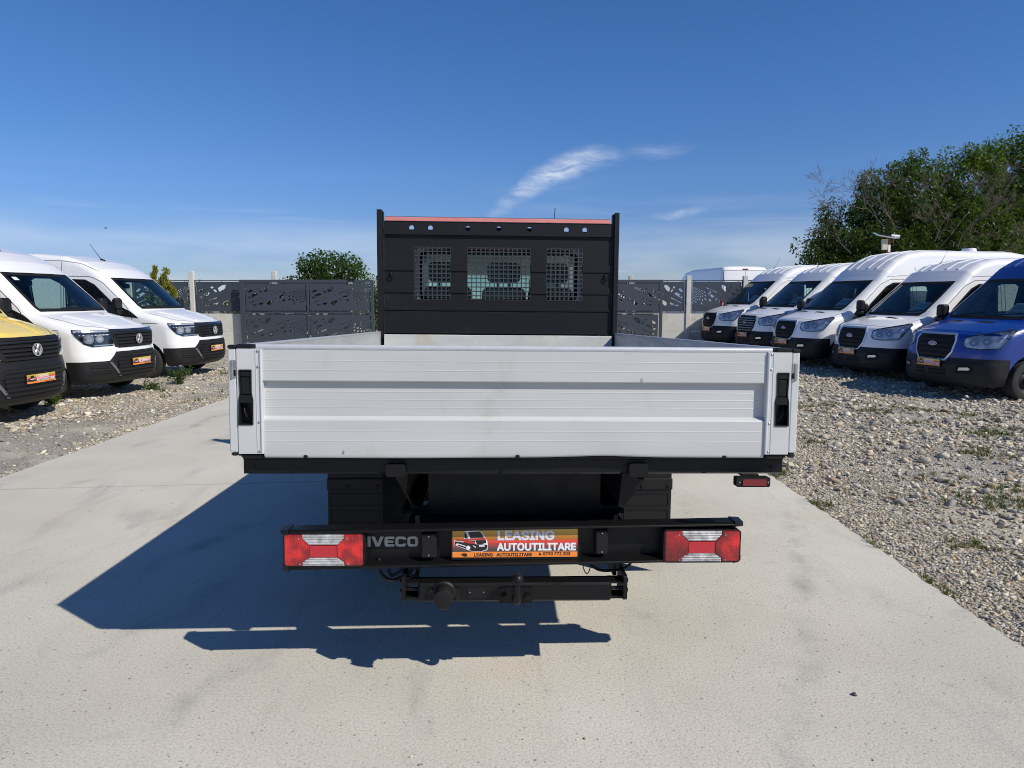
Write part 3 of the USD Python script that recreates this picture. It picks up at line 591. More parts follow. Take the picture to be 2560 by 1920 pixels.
# --- tailgate: an extruded board, proud above and below, recessed in the middle
def ridge(y, z, up=0.0007, h=0.0022): return [(y, z + h), (y - up, z + h * 0.3), (y - up, z - h * 0.3), (y, z - h)]
prof = [(0.032, -0.012), (0.002, -0.017)] + ridge(0.002, -0.056) + ridge(0.002, -0.0915) + [(0.002, -0.130), (0.005, -0.1335), (0.024, -0.1345)]
prof += ridge(0.024, -0.174) + ridge(0.024, -0.2035) + ridge(0.024, -0.2335) + [(0.024, -0.2665), (0.004, -0.277), (0.002, -0.281)]
prof += ridge(0.002, -0.3215) + ridge(0.002, -0.358) + [(0.002, -0.408), (0.005, -0.418), (0.012, -0.4235), (0.032, -0.4235)]
xs = np.linspace(-0.953, 0.953, 96)
tg = tm(ext(Polygon(prof), 'x', -0.953, 0.953))
# cut into bays so that small dents can be pressed in
V = []; F = []
P = np.array(prof); n = len(P)
for i, x in enumerate(xs):
    q = np.c_[np.full(n, x), P]
    dent = 0.004 * np.exp(-((x - 0.33) / 0.10) ** 2) + 0.003 * np.exp(-((x - 0.12) / 0.16) ** 2) + 0.0025 * np.exp(-((x + 0.1) / 0.1) ** 2)
    low = np.clip((-0.345 - P[:, 1]) / 0.05, 0, 1) * (P[:, 0] < 0.02); q[:, 1] += dent * low + (P[:, 0] < 0.03) * 0.0012 * math.sin(x * 5.1 + 1) * np.clip(-P[:, 1] * 3, 0, 1)
    q[:, 2] += (P[:, 1] < -0.40) * (0.002 * math.sin(x * 3.3) + 0.0045 * np.exp(-((x - 0.33) / 0.14) ** 2))
    V.append(q)
for i in range(len(xs) - 1):
    for k in range(n):
        a, b = i * n + k, i * n + (k + 1) % n; F += [[a, b + n, b], [a, a + n, b + n]]
tgm = trimesh.Trimesh(np.vstack(V), F, process=False); 
if tgm.volume < 0: tgm.invert()
tailgate = T('tailgate', tgm, M['white_panel'], smooth=20)
T('top_bead', tube([(-0.975, 0.012, -0.0065), (0.972, 0.012, -0.0065)], 0.0105, 12), M['alu_edge'], tailgate, smooth=True)
T('inner_face', bx(-0.955, 0.955, 0.0325, 0.036, -0.40, -0.008), M['alu'], tailgate)
for x in (-0.80, 0.0, 0.80):
    T('drain_notch', bx(x - 0.008, x + 0.008, 0.0005, 0.013, -0.4245, -0.412, .003), M['seam'], tailgate)
LATCH = Polygon([(-1.038, -0.090), (-0.9905, -0.090), (-0.9915, -0.178), (-0.9865, -0.205), (-0.9885, -0.298), (-1.0435, -0.298), (-1.0405, -0.205), (-1.0355, -0.178)]).buffer(-0.003).buffer(0.003)
def mirror(g): return shapely.affinity.scale(g, -1, 1, origin=(0, 0))
for s in (-1, 1):
    hole = LATCH if s < 0 else mirror(LATCH)
    face = sbox(-1.045, -0.407, -0.953, -0.013) if s < 0 else sbox(0.953, -0.407, 1.046, -0.013)
    po = T('corner_post', ext(face.difference(hole.buffer(-0.004)), 'y', -0.004, 0.034), M['white_post'], tailgate)
    lx = sorted((s * 0.975, s * 0.966)); T('post_rib', bx(s * 0.976, s * 0.9745, -0.0055, 0.0, -0.405, -0.016), M['alu_edge'], tailgate)
    T('edge_bead', tube([(s * 0.9575, -0.003, -0.016), (s * 0.9575, -0.003, -0.406)], 0.0055, 10), M['alu_edge'], tailgate, smooth=True)
    for z in (-0.0215, -0.079, -0.287, -0.397):
        T('screw', lathe([(0, 0.0045), (0.0022, 0.0043), (0.0042, 0.0028), (0.0048, 0.0)], (s * 0.9675, -0.0035, z), (0, -1, 0), 10), M['screw'], tailgate, smooth=40)
    # the latch: a plastic tray with a flap above and a finger cup below
    T('latch_tray', cat_(ext(hole.difference(hole.buffer(-0.0045)), 'y', -0.0075, 0.028), ext(hole, 'y', 0.0285, 0.031)), M['black_plastic'], tailgate)
    fx = sorted((s * 0.9965, s * 1.032))
    T('latch_flap', cat_(bx(fx[0] - 0.0005, fx[1] + 0.0005, -0.0065, 0.006, -0.116, -0.097, .002), bx(fx[0], fx[1], -0.0045, 0.006, -0.184, -0.117, .003), ext(Polygon([(fx[0] - 0.001, -0.185), (fx[1] + 0.001, -0.185), (fx[1] + 0.005, -0.205), (fx[1] + 0.004, -0.214), (fx[0] - 0.004, -0.214), (fx[0] - 0.005, -0.205)]), 'y', -0.006, 0.006)), M['black_cap'], tailgate)
    T('latch_hook', tube(spline([(s * 1.027, 0.020, -0.222), (s * 1.024, 0.008, -0.248), (s * 1.016, 0.012, -0.268), (s * 1.004, 0.018, -0.278)], 12), 0.004, 6), M['black_plastic'], tailgate, smooth=True)
    cx = sorted((s * 1.046, s * 0.985))
    T('post_cap', bx(cx[0], cx[1], -0.006, 0.037, -0.0145, 0.0035, .004), M['black_cap'], tailgate)
    # side board with an inner and an outer skin
    sx = sorted((s * 1.0785, s * 1.048))
    sb = T('side_board', cat_(bx(sx[0], sx[1], -0.002, BL - 0.03, -0.402, -0.014, .004)), M['white_post'])
    ix = sorted((s * 1.0475, s * 1.043)); T('inner_face', bx(ix[0], ix[1], 0.04, BL - 0.03, -0.40, -0.012), M['alu'], sb)
    T('top_rail', bx(sx[0] + (0.0 if s < 0 else -0.006), sx[1] + (0.006 if s < 0 else 0.0), 0.035, BL - 0.03, -0.0135, -0.001, .003), M['alu'], sb)
    T('end_cap', bx(sx[0] - 0.0005, sx[1] + 0.0005, -0.006, 0.034, -0.0135, 0.0005, .005), M['black_cap'], sb)
    T('lower_cap', bx(sx[0] + 0.002, sx[1] - 0.002, 0.0, 0.05, -0.422 if s > 0 else -0.416, -0.4025, .006), M['black_cap'], sb)
    for k in range(1, 5):
        T('outer_groove', bx(s * 1.0785, s * 1.081, 0.0, BL - 0.04, -0.08 * k - 0.003, -0.08 * k, 0), M['white_panel'], sb)
    hx = sorted((s * 1.069, s * 1.0475))
    T('hinge_pin', cat_(bx(hx[0], hx[1] if s < 0 else hx[1], -0.0055, -0.0025, -0.121, -0.056, .001), cyl((s * 1.060, -0.006, -0.120), (s * 1.060, -0.006, -0.057), 0.0045, 10)), M['steel'], sb)
    T('hinge_gap', bx(s * 1.0565, s * 1.048, -0.0075, -0.0028, -0.114, -0.092, .001), M['seam'], sb)

# --- rear beam under the bed
beam_poly = Polygon([(0.046, -0.426), (0.046, -0.436), (0.052, -0.441), (0.052, -0.490), (0.050, -0.494), (0.10, -0.494), (0.10, -0.4255)])
beam = T('rear_beam', ext(beam_poly, 'x', -1.047, 1.050), M['black_steel'])
for s in (-1, 1):
    sx = sorted((s * 1.041, s * 0.962)); T('corner_bracket', cat_(bx(sx[0], sx[1], 0.004, 0.04, -0.4245, -0.4085, .005)), M['black_cap'], beam)
    T('bolt', lathe([(0, .004), (.005, .004), (.006, 0)], (s * 1.006, 0.0515, -0.468), (0, -1, 0), 8), M['black_steel'], beam)
for x0, x1, z1 in ((-0.504, -0.429, -0.453), (0.436, 0.510, -0.450)):
    T('frame_bracket', ext(rrect(x0, x1, -0.502, z1, 0.010), 'y', 0.026, 0.0515), M['black_steel'], beam)
    m_ = 0.5 * (x0 + x1); out = -1 if x0 < 0 else 1
    T('gusset', ext(Polygon([(m_ - 0.035 * 1, -0.503), (m_ + 0.035, -0.503), (m_ - out * 0.005 + 0.02, -0.60), (m_ - out * 0.03, -0.66), (m_ - out * 0.05, -0.655)]), 'y', 0.16, 0.19), M['black_steel'], beam)

# --- chassis
AXY = 1.87
for s in (-1, 1):
    rx = sorted((s * 0.40, s * 0.475)); zt, zb = -0.53, -0.73
    T('chassis_rail', cat_(bx(rx[0], rx[1], 0.33, BL + 1.6, zb, zb + 0.012), bx(rx[0], rx[1], 0.33, BL + 1.6, zt - 0.012, zt), bx(s * 0.475 - 0.006, s * 0.475 + 0.006, 0.33, BL + 1.6, zb, zt)), M['black_dull'])
notch = lambda x0, x1, z0, z1: rrect(x0, x1, z0, z1, 0.022)
cross = sbox(-0.442, -0.737, 0.462, -0.535).difference(notch(-0.50, -0.366, -0.699, -0.50)).difference(notch(0.379, 0.52, -0.70, -0.50))
T('rear_crossmember', cat_(ext(cross, 'y', 0.345, 0.352), bx(-0.44, 0.46, 0.23, 0.352, -0.745, -0.738)), M['black_steel'])
T('tow_frame_plate', bx(-0.36, 0.36, 0.27, 0.344, -0.752, -0.7455), M['black_steel'])
for y in (1.1, 2.2, 3.3, 4.4):
    T('chassis_crossmember', bx(-0.47, 0.47, y, y + 0.08, -0.70, -0.58, .01), M['black_dull'])
T('rear_axle', cat_(cyl((-0.78, AXY, -1.02), (0.78, AXY, -1.02), 0.055, 12), trimesh.creation.icosphere(2, 0.15).apply_translation((0, AXY, -1.02))), M['black_dull'], smooth=40)
T('fuel_tank', bx(0.50, 0.80, 2.3, 3.3, -0.95, -0.60, .05), M['black_dull']); T('battery_box', bx(-0.84, -0.52, 2.4, 3.1, -0.92, -0.60, .03), M['black_dull'])
T('drive_shaft', cyl((0, AXY, -1.0), (0, 4.9, -0.82), 0.045, 10), M['black_dull'])
for s in (-1, 1):
    T('leaf_spring', tube(spline([(s * 0.437, AXY - .7, -0.80), (s * 0.437, AXY, -0.94), (s * 0.437, AXY + .7, -0.80)], 14), 0.03, 6), M['black_dull'], smooth=True)
    T('shackle', cat_(bx(s * 0.437 - 0.03, s * 0.437 + 0.03, AXY - .72, AXY - .68, -0.83, -0.72, .008), cyl((s * 0.49, AXY - .7, -0.80), (s * 0.38, AXY - .7, -0.80), 0.022, 10)), M['black_dull'])

def tyre_shape(c, r, w):
    h = w / 2; m = lathe([(r * 0.60, -h * 0.80), (r * 0.66, -h), (r * 0.86, -h * 1.02), (r * 0.96, -h * 0.88), (r, -h * 0.66), (r * 1.0, h * 0.66), (r * 0.96, h * 0.88), (r * 0.86, h * 1.02), (r * 0.66, h), (r * 0.60, h * 0.80)], c, (1, 0, 0), 36)
    return m
def rim_shape(c, r, w, s):
    h = w / 2; return lathe([(r * 0.61, -h * 0.80), (r * 0.58, 0), (r * 0.61, h * 0.8 * 1), (r * 0.56, h * 0.5), (r * 0.40, h * 0.25), (r * 0.25, h * 0.45), (r * 0.22, h * 0.7), (0, h * 0.7)], c, (s, 0, 0), 28)
for s in (-1, 1):
    for x, y, w in ((0.68, AXY, .185), (0.885, AXY, .185), (0.84, BL + 1.35, .20)):
        r = 0.335 / K; c = (s * x, y, truck_ground(s * x, y) + r - 0.004)
        wl = T('wheel', tyre_shape(c, r, w), M['rubber'], smooth=35); T('rim', rim_shape(c, r, w, s), M['rim'], wl, smooth=35)

# --- mud flaps
def FL(name, mesh, material, parent=None, **k):      # measured on a plane 0.9 m in; hung 1.25 m in, ahead of the wheels
    m = tm(mesh).copy(); v = m.vertices.copy()
    if name != 'wheel_arch': v[:, 0] *= 1.099; v[:, 1] += 0.35; v[:, 2] = 0.18 + (v[:, 2] - 0.18) * 1.099
    m.vertices = v; return T(name, m, material, parent, **k)
for s, x0, x1 in ((-1, -0.908, -0.632), (1, 0.599, 0.857)):
    fl = FL('mud_flap', cat_(bx(x0, x1, 0.90, 0.907, -1.13, -0.60, .002), bx(x0 - .003, x1 + .003, 0.889, 0.899, -0.755, -0.697, .003)), M['black_plastic'])
    for z0, z1 in ((-0.842, -0.776), (-0.93, -0.862), (-1.01, -0.95)):
        fr = sbox(x0 + 0.012, z0, x1 - 0.014, z1); FL('pressed_panel', ext(fr.difference(fr.buffer(-0.004)), 'y', 0.8955, 0.9), M['black_plastic'], fl)
    for x in (x0 + 0.10, x1 - 0.022, ):
        FL('bolt', lathe([(0, .006), (.006, .006), (.009, .002), (.010, 0)], (x, 0.8885, -0.738), (0, -1, 0), 8), M['black_steel'], fl)
    FL('wheel_arch', tube([(s * 0.76, AXY + 0.42 * math.cos(a), -1.02 + 0.42 * math.sin(a)) for a in np.linspace(0.1, PI - 0.1, 12)], 0.01, 4), M['black_plastic'], fl)

# --- rear bumper: an open channel with lamps, plate and lettering
def B(name, mesh, material, parent=None, **k): return T(name, tilt(mesh), material, parent, **k)
chan = Polygon([(0.118, -0.7275), (0.125, -0.7245), (0.190, -0.7245), (0.190, -0.889), (0.125, -0.889), (0.118, -0.886), (0.118, -0.875), (0.125, -0.872), (0.178, -0.866), (0.178, -0.742), (0.125, -0.7395), (0.118, -0.7375)])
bumper = B('rear_bumper', ext(chan, 'x', -0.905, 0.897), M['black_steel'], smooth=25)
B('lip', tube([(-0.90, 0.1185, -0.7335), (0.895, 0.1185, -0.7335)], 0.0058, 8), M['black_steel'], bumper, smooth=True)
B('lip', tube([(-0.56, 0.1185, -0.880), (0.60, 0.1185, -0.880)], 0.0062, 8), M['black_steel'], bumper, smooth=True)
for s, xa, xb in ((-1, -0.902, -0.938), (1, 0.893, 0.934)):
    pts = [(xa, 0.112, -0.7205), (xa, 0.195, -0.7205), (xa, 0.112, -0.7415), (xa, 0.195, -0.7415), (xb, 0.135, -0.727), (xb, 0.190, -0.723), (xb, 0.132, -0.7445), (xb, 0.190, -0.7445), (xb * 0.993, 0.118, -0.735)]
    B('end_cap', trimesh.convex.convex_hull(np.array(pts)), M['black_cap'], bumper)
    pts = [(xa, 0.112, -0.872), (xa, 0.195, -0.872), (xa, 0.112, -0.8935), (xa, 0.195, -0.8935), (xb * 0.995, 0.135, -0.868), (xb * 0.995, 0.190, -0.868), (xb * 0.995, 0.135, -0.889), (xb * 0.995, 0.190, -0.889)]
    B('end_cap', trimesh.convex.convex_hull(np.array(pts)), M['black_cap'], bumper)
    B('end_plate', bx(xa - s * 0.0, xa + s * 0.010, 0.135, 0.188, -0.870, -0.744, 0), M['black_cap'], bumper)
for x0, x1 in ((-0.380, -0.318), (0.329, 0.380)):
    B('rubber_buffer', cat_(bx(x0, x1, 0.136, 0.178, -0.854, -0.752, .004), bx(x0 + .004, x1 - .004, 0.1335, 0.137, -0.851, -0.756, .001)), M['black_plastic'], bumper)
    for z in (-0.764, -0.842): B('screw', lathe([(0, .003), (.003, .003), (.004, 0)], ((x0 + x1) / 2, 0.133, z), (0, -1, 0), 8), M['screw'], bumper)
def maker_letters():
    t = 0.30; O = lambda w: rrect(0, w, 0, 1, .30).difference(rrect(t, w - t, t * .82, 1 - t * .82, .10))
    at = lambda g, x: shapely.affinity.translate(g, x, 0); w = 1.12
    V_ = Polygon([(0, 1), (.36, 1), (.64, .34), (.92, 1), (1.27, 1), (.82, 0), (.45, 0)])
    E_ = unary_union([rrect(0, 1.0, 0, 1, .22).difference(sbox(t, .24, 1.1, .76)), sbox(t - .01, .39, .90, .61)]); E_ = E_.union(sbox(.6, .76, 1.0, 1.0)).union(sbox(.6, 0, 1.0, .24))
    C_ = O(w).difference(sbox(w - t - .02, .30, w + .1, .70))
    g = unary_union([sbox(0, 0, .32, 1), at(V_, .40), at(E_, 1.76), at(C_, 2.88), at(O(w), 4.12)])
    return shapely.affinity.affine_transform(g, [(0.205) / 5.24, 0, 0, 0.042, -0.600, -0.824])
for letter in maker_letters().geoms: T('letter', ext(letter, 'y', 0.1745, 0.1775), M['letter_silver'], bumper)

def lamp(x0, x1, z0, z1, flip):
    """six-chamber rear lamp; the outline is the same on both sides"""
    X = lambda u: x0 + u * (x1 - x0); Z = lambda v: z0 + v * (z1 - z0); yb, yf = 0.160, 0.110
    out = rrect(x0, x1, z0, z1, 0.012)
    h = T('tail_lamp', cat_(ext(out.buffer(0.003), 'y', 0.128, 0.178), ext(out.buffer(0.0035).difference(out.buffer(-0.001)), 'y', yf + 0.004, 0.129)), M['black_plastic'], bumper)
    top = Polygon([(X(.230), Z(.985)), (X(.755), Z(.985)), (X(.755), Z(.86)), (X(.672), Z(.665)), (X(.318), Z(.665)), (X(.230), Z(.86))])
    bot = Polygon([(X(.230), Z(.015)), (X(.755), Z(.015)), (X(.755), Z(.13)), (X(.672), Z(.265)), (X(.318), Z(.265)), (X(.230), Z(.13))])
    mid = sbox(X(.325), Z(.285), X(.665), Z(.645))
    red = out.buffer(-0.002).difference(unary_union([top, bot, mid]).buffer(0.0012))
    def dome(poly, d):                     # a lens with softly rounded rim
        parts = [ext(poly, 'y', yf + 0.004, 0.128)]
        for k, (o, y) in enumerate(((0.0012, yf + 0.002), (0.003, yf + 0.0008), (0.006, yf))):
            q = poly.buffer(-o)
            if not q.is_empty: parts.append(ext(q, 'y', y, yf + 0.0045))
        return cat_(*parts)
    T('red_lens', dome(red, 1), M['lamp_red'], h); T('clear_lens', dome(top, 1), M['lamp_clear'], h); T('clear_lens', dome(bot, 1), M['lamp_clear'], h)
    T('reflector', ext(mid, 'y', yf + 0.0025, 0.128), M['lamp_reflex'], h)
    for u in (0.155, 0.845):
        T('lamp_bowl', lathe([(0, 0.0012), (0.022, 0.001), (0.036, 0.0005), (0.0385, 0.0)], (X(u), yf - 0.0002, Z(.47)), (0, -1, 0), 28), M['lamp_red'], h, smooth=True)
    for u, v in ((.185, .86), (.80, .86), (.20, .07), (.805, .07)):
        T('screw', lathe([(0, .0015), (.0028, .0015), (.0038, 0)], (X(u), yf - 0.0005, Z(v)), (0, -1, 0), 10), M['screw'], h)
lamp(-0.920, -0.6065, -0.8835, -0.7525, False); lamp(0.606, 0.9165, -0.8735, -0.7425, True)

# number plate with its print
pl = T('number_plate', cat_(ext(rrect(-0.258, 0.261, -0.868, -0.731, 0.006), 'y', 0.140, 0.150), bx(-0.24, 0.24, 0.150, 0.178, -0.85, -0.75)), M['black_plastic'], bumper)
PX0, PX1, PZ0, PZ1 = -0.2535, 0.2545, -0.8580, -0.7385
fade = plate_look('plate_print', PZ0 * K, PZ1 * K)
T('print', ext(rrect(PX0, PX1, PZ0, PZ1, 0.003), 'y', 0.1385, 0.1399), fade, pl)
U = lambda u: PX0 + (u - 285) / 1728 * (PX1 - PX0)
W = lambda v: PZ1 - (v - 168) / 404 * (PZ1 - PZ0)
def flat(pts, y, th=0.0003): return ext(Polygon([(U(a), W(b)) for a, b in pts]).buffer(0), 'y', y - th, y)
T('lettering', fit_text('LEASING', U(905), U(1690), W(335), W(198), 0.1384, 0.0005, fat=0.03), M['pale_print'], pl, label='pale letters LEASING')
T('lettering', fit_text('AUTOUTILITARE', U(897), U(1993), W(482), W(372), 0.1384, 0.0005, fat=0.035), M['white_print'], pl, label='white letters AUTOUTILITARE')
T('lettering', fit_text('LEASING   AUTOUTILITARE', U(583), U(1385), W(562), W(512), 0.1384, 0.0005, fat=0.02), M['dark_print'], pl, label='dark letters on the orange band')
T('lettering', fit_text('0790 772 203', U(1535), U(1915), W(548), W(502), 0.1384, 0.0005, fat=0.02), M['dark_print'], pl, label='telephone number')
T('drawing', cat_(flat([(1478, 545), (1490, 500), (1500, 520), (1515, 530), (1505, 550)], .1384), flat([(395, 540), (420, 520), (445, 513), (480, 520), (490, 545), (480, 562), (440, 562), (430, 548)], .1384)), M['dark_print'], pl)
T('drawing', cat_(flat([(305, 335), (440, 350), (455, 215), (480, 185), (660, 200), (700, 235), (735, 300), (760, 335), (775, 395), (765, 470), (700, 490), (560, 492), (450, 450), (310, 395)], .1384)), M['white_print'], pl)
T('drawing', cat_(flat([(312, 345), (440, 362), (560, 385), (745, 395), (768, 400), (755, 462), (690, 484), (560, 486), (455, 443), (318, 392)], .1380), flat([(495, 220), (655, 208), (690, 240), (718, 298), (530, 300)], .1380), flat([(452, 225), (470, 222), (500, 305), (460, 310), (448, 290)], .1380), flat([(600, 335), (745, 330), (748, 370), (690, 388), (620, 385)], .1380), flat([(525, 330), (592, 340), (600, 358), (540, 350)], .1380)), M['dark_print'], pl)
T('drawing', cat_(flat([(330, 318), (438, 322), (438, 350), (330, 338)], .1379), flat([(505, 305), (735, 300), (745, 328), (600, 333), (520, 325)], .1379), flat([(445, 315), (500, 312), (520, 328), (590, 362), (610, 386), (560, 384), (440, 360)], .1379)), M['red_print'], pl)
T('drawing', cat_(*[lathe([(0, .0003), (r, .0003), (r, 0)], (U(a), .1379, W(b)), (0, -1, 0), 14) for a, b, r in ((502, 437, .0085), (348, 392, .0045))], flat([(650, 402), (728, 400), (726, 420), (652, 425)], .1379), flat([(355, 375), (470, 412), (470, 425), (355, 388)], .1379), flat([(560, 402), (600, 418), (610, 438), (598, 436)], .1379)), M['white_print'], pl)

# --- tow bar
tow = T('tow_bar', bx(-0.389, 0.392, 0.10, 0.185, -1.030, -0.953, .008), M['black_steel'])
for s, x0, x1 in ((-1, -0.455, -0.440), (1, 0.440, 0.455)):
    T('end_plate', cat_(ext(rrect(0.10, 0.24, -1.028, -0.925, 0.012), 'x', x0, x1), bx(x0 - .0, x1 + .0, 0.20, 0.24, -0.93, -0.76)), M['black_steel'], tow)
    xx = sorted((s * 0.385, s * 0.442))
    T('end_bracket', cat_(bx(xx[0], xx[1], 0.115, 0.185, -1.025, -1.015), bx(xx[0], xx[1], 0.115, 0.185, -0.962, -0.954), cyl((s * 0.39, 0.13, -0.985), (s * 0.44, 0.13, -0.985), 0.008, 8)), M['black_steel'], tow)
    for z in (-0.955, -0.995):
        T('bolt', cyl((s * 0.452, 0.135, z), (s * 0.464, 0.135, z), 0.0095, 6), M['black_steel'], tow)
T('ball_plate', cat_(ext(rrect(-0.064, 0.071, -1.031, -0.968, 0.008), 'y', 0.090, 0.0995)), M['black_steel'], tow)
for x in (-0.043, 0.050):
    T('bolt', cat_(cyl((x, 0.091, -1.003), (x, 0.084, -1.003), 0.0165, 14), cyl((x, 0.084, -1.003), (x, 0.072, -1.003), 0.0115, 6)), M['black_steel'], tow)
neck = tube(spline([(0.0045, 0.089, -1.010), (0.0045, 0.060, -1.012), (0.0045, 0.034, -0.998), (0.0045, 0.030, -0.965), (0.0045, 0.030, -0.925)], 18), np.interp(np.linspace(0, 1, 18), [0, .3, .6, 1], [.017, .0155, .0145, .0125]), 14)
T('tow_ball', cat_(neck, trimesh.creation.icosphere(3, 0.0243).apply_translation((0.0050, 0.030, -0.9115)), cyl((0.0045, 0.032, -0.942), (0.0045, 0.030, -0.938), .0155, 14)), M['black_steel'], tow, smooth=40)
sock = T('trailer_socket', cat_(lathe([(0.046, 0.0), (0.046, 0.012), (0.040, 0.016), (0.038, 0.055), (0.035, 0.060), (0.026, 0.062), (0.025, 0.068), (0, 0.068)], (-0.284, 0.100, -0.985), (0, -1, 0), 26)), M['black_plastic'], tow, smooth=35)
T('socket_flange', ext(unary_union([Point(-0.232, -0.985).buffer(.014), Point(-0.229, -1.006).buffer(.010), Point(-0.336, -0.985).buffer(.012), sbox(-0.30, -1.0, -0.235, -0.97)]), 'y', 0.088, 0.0995), M['black_plastic'], sock)
T('socket_lid', cat_(lathe([(0, .008), (.030, .007), (.038, .003), (.039, 0)], (-0.284, 0.030, -0.989), (0, -1, -0.15), 24), bx(-0.300, -0.268, 0.030, 0.05, -1.034, -1.02, .004), cyl((-0.300, 0.034, -0.957), (-0.268, 0.034, -0.957), .006, 8)), M['black_plastic'], sock, smooth=35)
T('type_plate', bx(-0.190, -0.119, 0.0975, 0.0995, -1.013, -0.968), M['black_plastic'], tow)
for x in (-0.182, -0.127): T('rivet', lathe([(0, .002), (.0022, .0015), (.003, 0)], (x, 0.0973, -0.989), (0, -1, 0), 8), M['screw'], tow)
for pts, r in (([(-0.555, .17, -0.87), (-0.553, .17, -0.925), (-0.530, .17, -0.953), (-0.500, .17, -0.966), (-0.462, .175, -0.952), (-0.425, .18, -0.93), (-0.40, .18, -0.87)], .0085),
               ([(-0.52, .185, -0.87), (-0.517, .185, -0.928), (-0.505, .185, -0.950), (-0.475, .185, -0.935), (-0.43, .185, -0.90), (-0.38, .19, -0.88)], .007),
               ([(-0.46, .16, -0.96), (-0.42, .16, -0.945), (-0.40, .17, -0.94)], .006),
               ([(0.31, .19, -0.88), (0.33, .19, -0.918), (0.37, .19, -0.935), (0.443, .19, -0.930), (0.48, .19, -0.912), (0.50, .2, -0.87)], .006),
               ([(0.285, .19, -0.88), (0.287, .19, -0.917), (0.296, .19, -0.942), (0.307, .19, -0.946), (0.316, .19, -0.922), (0.312, .19, -0.88)], .0022)):
    T('cable', tube(spline(pts, 26), r, 8), M['black_plastic'], smooth=True)
for x in (-0.40, 0.42):
    T('tow_hanger', bx(x - 0.008, x + 0.008, 0.19, 0.30, -0.955, -0.70), M['black_steel'])

# --- side marker lamp under the right end of the beam
sm = T('marker_lamp', ext(rrect(0.850, 0.983, -0.536, -0.4985, 0.006), 'y', 0.0, 0.035), M['black_plastic'])
T('lamp_bracket', bx(0.88, 0.95, 0.03, 0.085, -0.5, -0.4935, .001), M['black_steel'], sm)
T('lens', ext(rrect(0.874, 0.967, -0.531, -0.505, 0.003), 'y', -0.004, 0.0005), M['lamp_dark_red'], sm)
for x in (0.862, 0.975): T('screw', lathe([(0, .002), (.003, .002), (.004, 0)], (x, -0.0002, -0.518), (0, -1, 0), 8), M['screw'], sm)

# --- headboard: posts, boards with mesh windows, drilled top beam
for x0, x1 in ((-1.071, -1.027), (1.024, 1.066)):
    s = -1 if x0 < 0 else 1
    po = T('headboard_post', bx(x0, x1, BL - 0.035, BL + 0.045, -0.50, 1.064, .003), M['black_board'])
    ix = (x1 + 0.0005, x1 + 0.011) if s < 0 else (x0 - 0.017, x0 - 0.0005); T('inner_channel', bx(ix[0], ix[1], BL - 0.01, BL + 0.04, -0.42, 1.05, .002), M['black_board'], po)
WINS = [(-0.748, -0.427), (-0.281, 0.284), (0.425, 0.750)]; WZ0, WZ1 = 0.285, 0.748
hb = T('headboard', bx(-1.012, 1.006, BL + 0.010, BL + 0.03, 0.8145, 0.8525), M['black_board'])
def board(z0, z1, zl):                    # a plank: flat above, stepping out at zl, undercut below
    p = Polygon([(BL + 0.012, z1), (BL, z1), (BL, zl), (BL - 0.008, zl - 0.006), (BL - 0.008, z0 + 0.011), (BL + 0.006, z0 + 0.008), (BL + 0.006, z0), (BL + 0.012, z0)])
    m = mf(ext(p, 'x', -1.012, 1.006))
    for a, b in WINS: m = m - mf(bx(a, b, BL - 0.1, BL + 0.1, WZ0, WZ1))
    return tm(m)
for z0, z1, zl in ((0.528, 0.814, 0.608), (0.334, 0.5275, 0.411), (0.180, 0.3335, 0.220), (-0.024, 0.1795, -0.001)):
    for piece in board(z0, z1, zl).split(only_watertight=False): T('plank', piece, M['black_board'], hb)
top = sbox(-1.012, 0.853, 1.006, 0.968)
for x in (-0.770, -0.605, -0.276, -0.003, 0.269, 0.597, 0.761): top = top.difference(Point(x, 0.911).buffer(0.0215, quad_segs=10))
T('top_beam', cat_(ext(top, 'y', BL - 0.012, BL - 0.006), bx(-1.012, 1.006, BL - 0.005, BL + 0.05, 0.853, 0.859), bx(-1.012, -0.46, BL + 0.046, BL + 0.05, 0.859, 0.905), bx(-0.46, 0.46, BL + 0.046, BL + 0.05, 0.859, 0.929), bx(0.46, 1.006, BL + 0.046, BL + 0.05, 0.859, 0.903)), M['black_board'], hb)
T('top_strip', bx(-1.002, 0.990, BL - 0.020, BL + 0.010, 0.9690, 1.003, .002), M['pink'], hb, label='faded red strip along the top of the headboard')
T('top_cover', bx(-1.0, 0.988, BL - 0.012, BL + 0.05, 1.0035, 1.008, .001), M['black_board'], hb)
for a, b in WINS:
    nx = round((b - a) / 0.0402); nz = 12; g = []
    for k in range(nx + 1):
        x = a + (b - a) * k / nx; g.append(bx(max(x - .0045, a), min(x + .0045, b), BL - 0.003, BL + 0.011, WZ0, WZ1))
    for k in range(nz + 1):
        z = WZ0 + (WZ1 - WZ0) * k / nz; g.append(bx(a, b, BL - 0.002, BL + 0.012, max(z - .0045, WZ0), min(z + .0045, WZ1)))
    T('window_grille', cat_(*g), M['grille_bar'], hb)
for x in (-0.957, 0.952):
    ring = [(x + 0.016 * math.sin(t), BL - 0.013 - 0.004 * math.cos(t), 0.483 + 0.026 * math.cos(t) * (1 if math.cos(t) > 0 else 1.2)) for t in np.linspace(0, 2 * PI, 20)]
    T('lashing_ring', cat_(tube(ring, 0.0042, 6), lathe([(.0, .010), (.008, .009), (.013, .0)], (x, BL - 0.004, 0.512), (0, -1, 0), 10)), M['black_steel'], hb, smooth=True)
T('front_board', bx(-1.011, 1.013, BL - 0.062, BL - 0.037, -0.40, -0.026, .003), M['alu_dirty'])

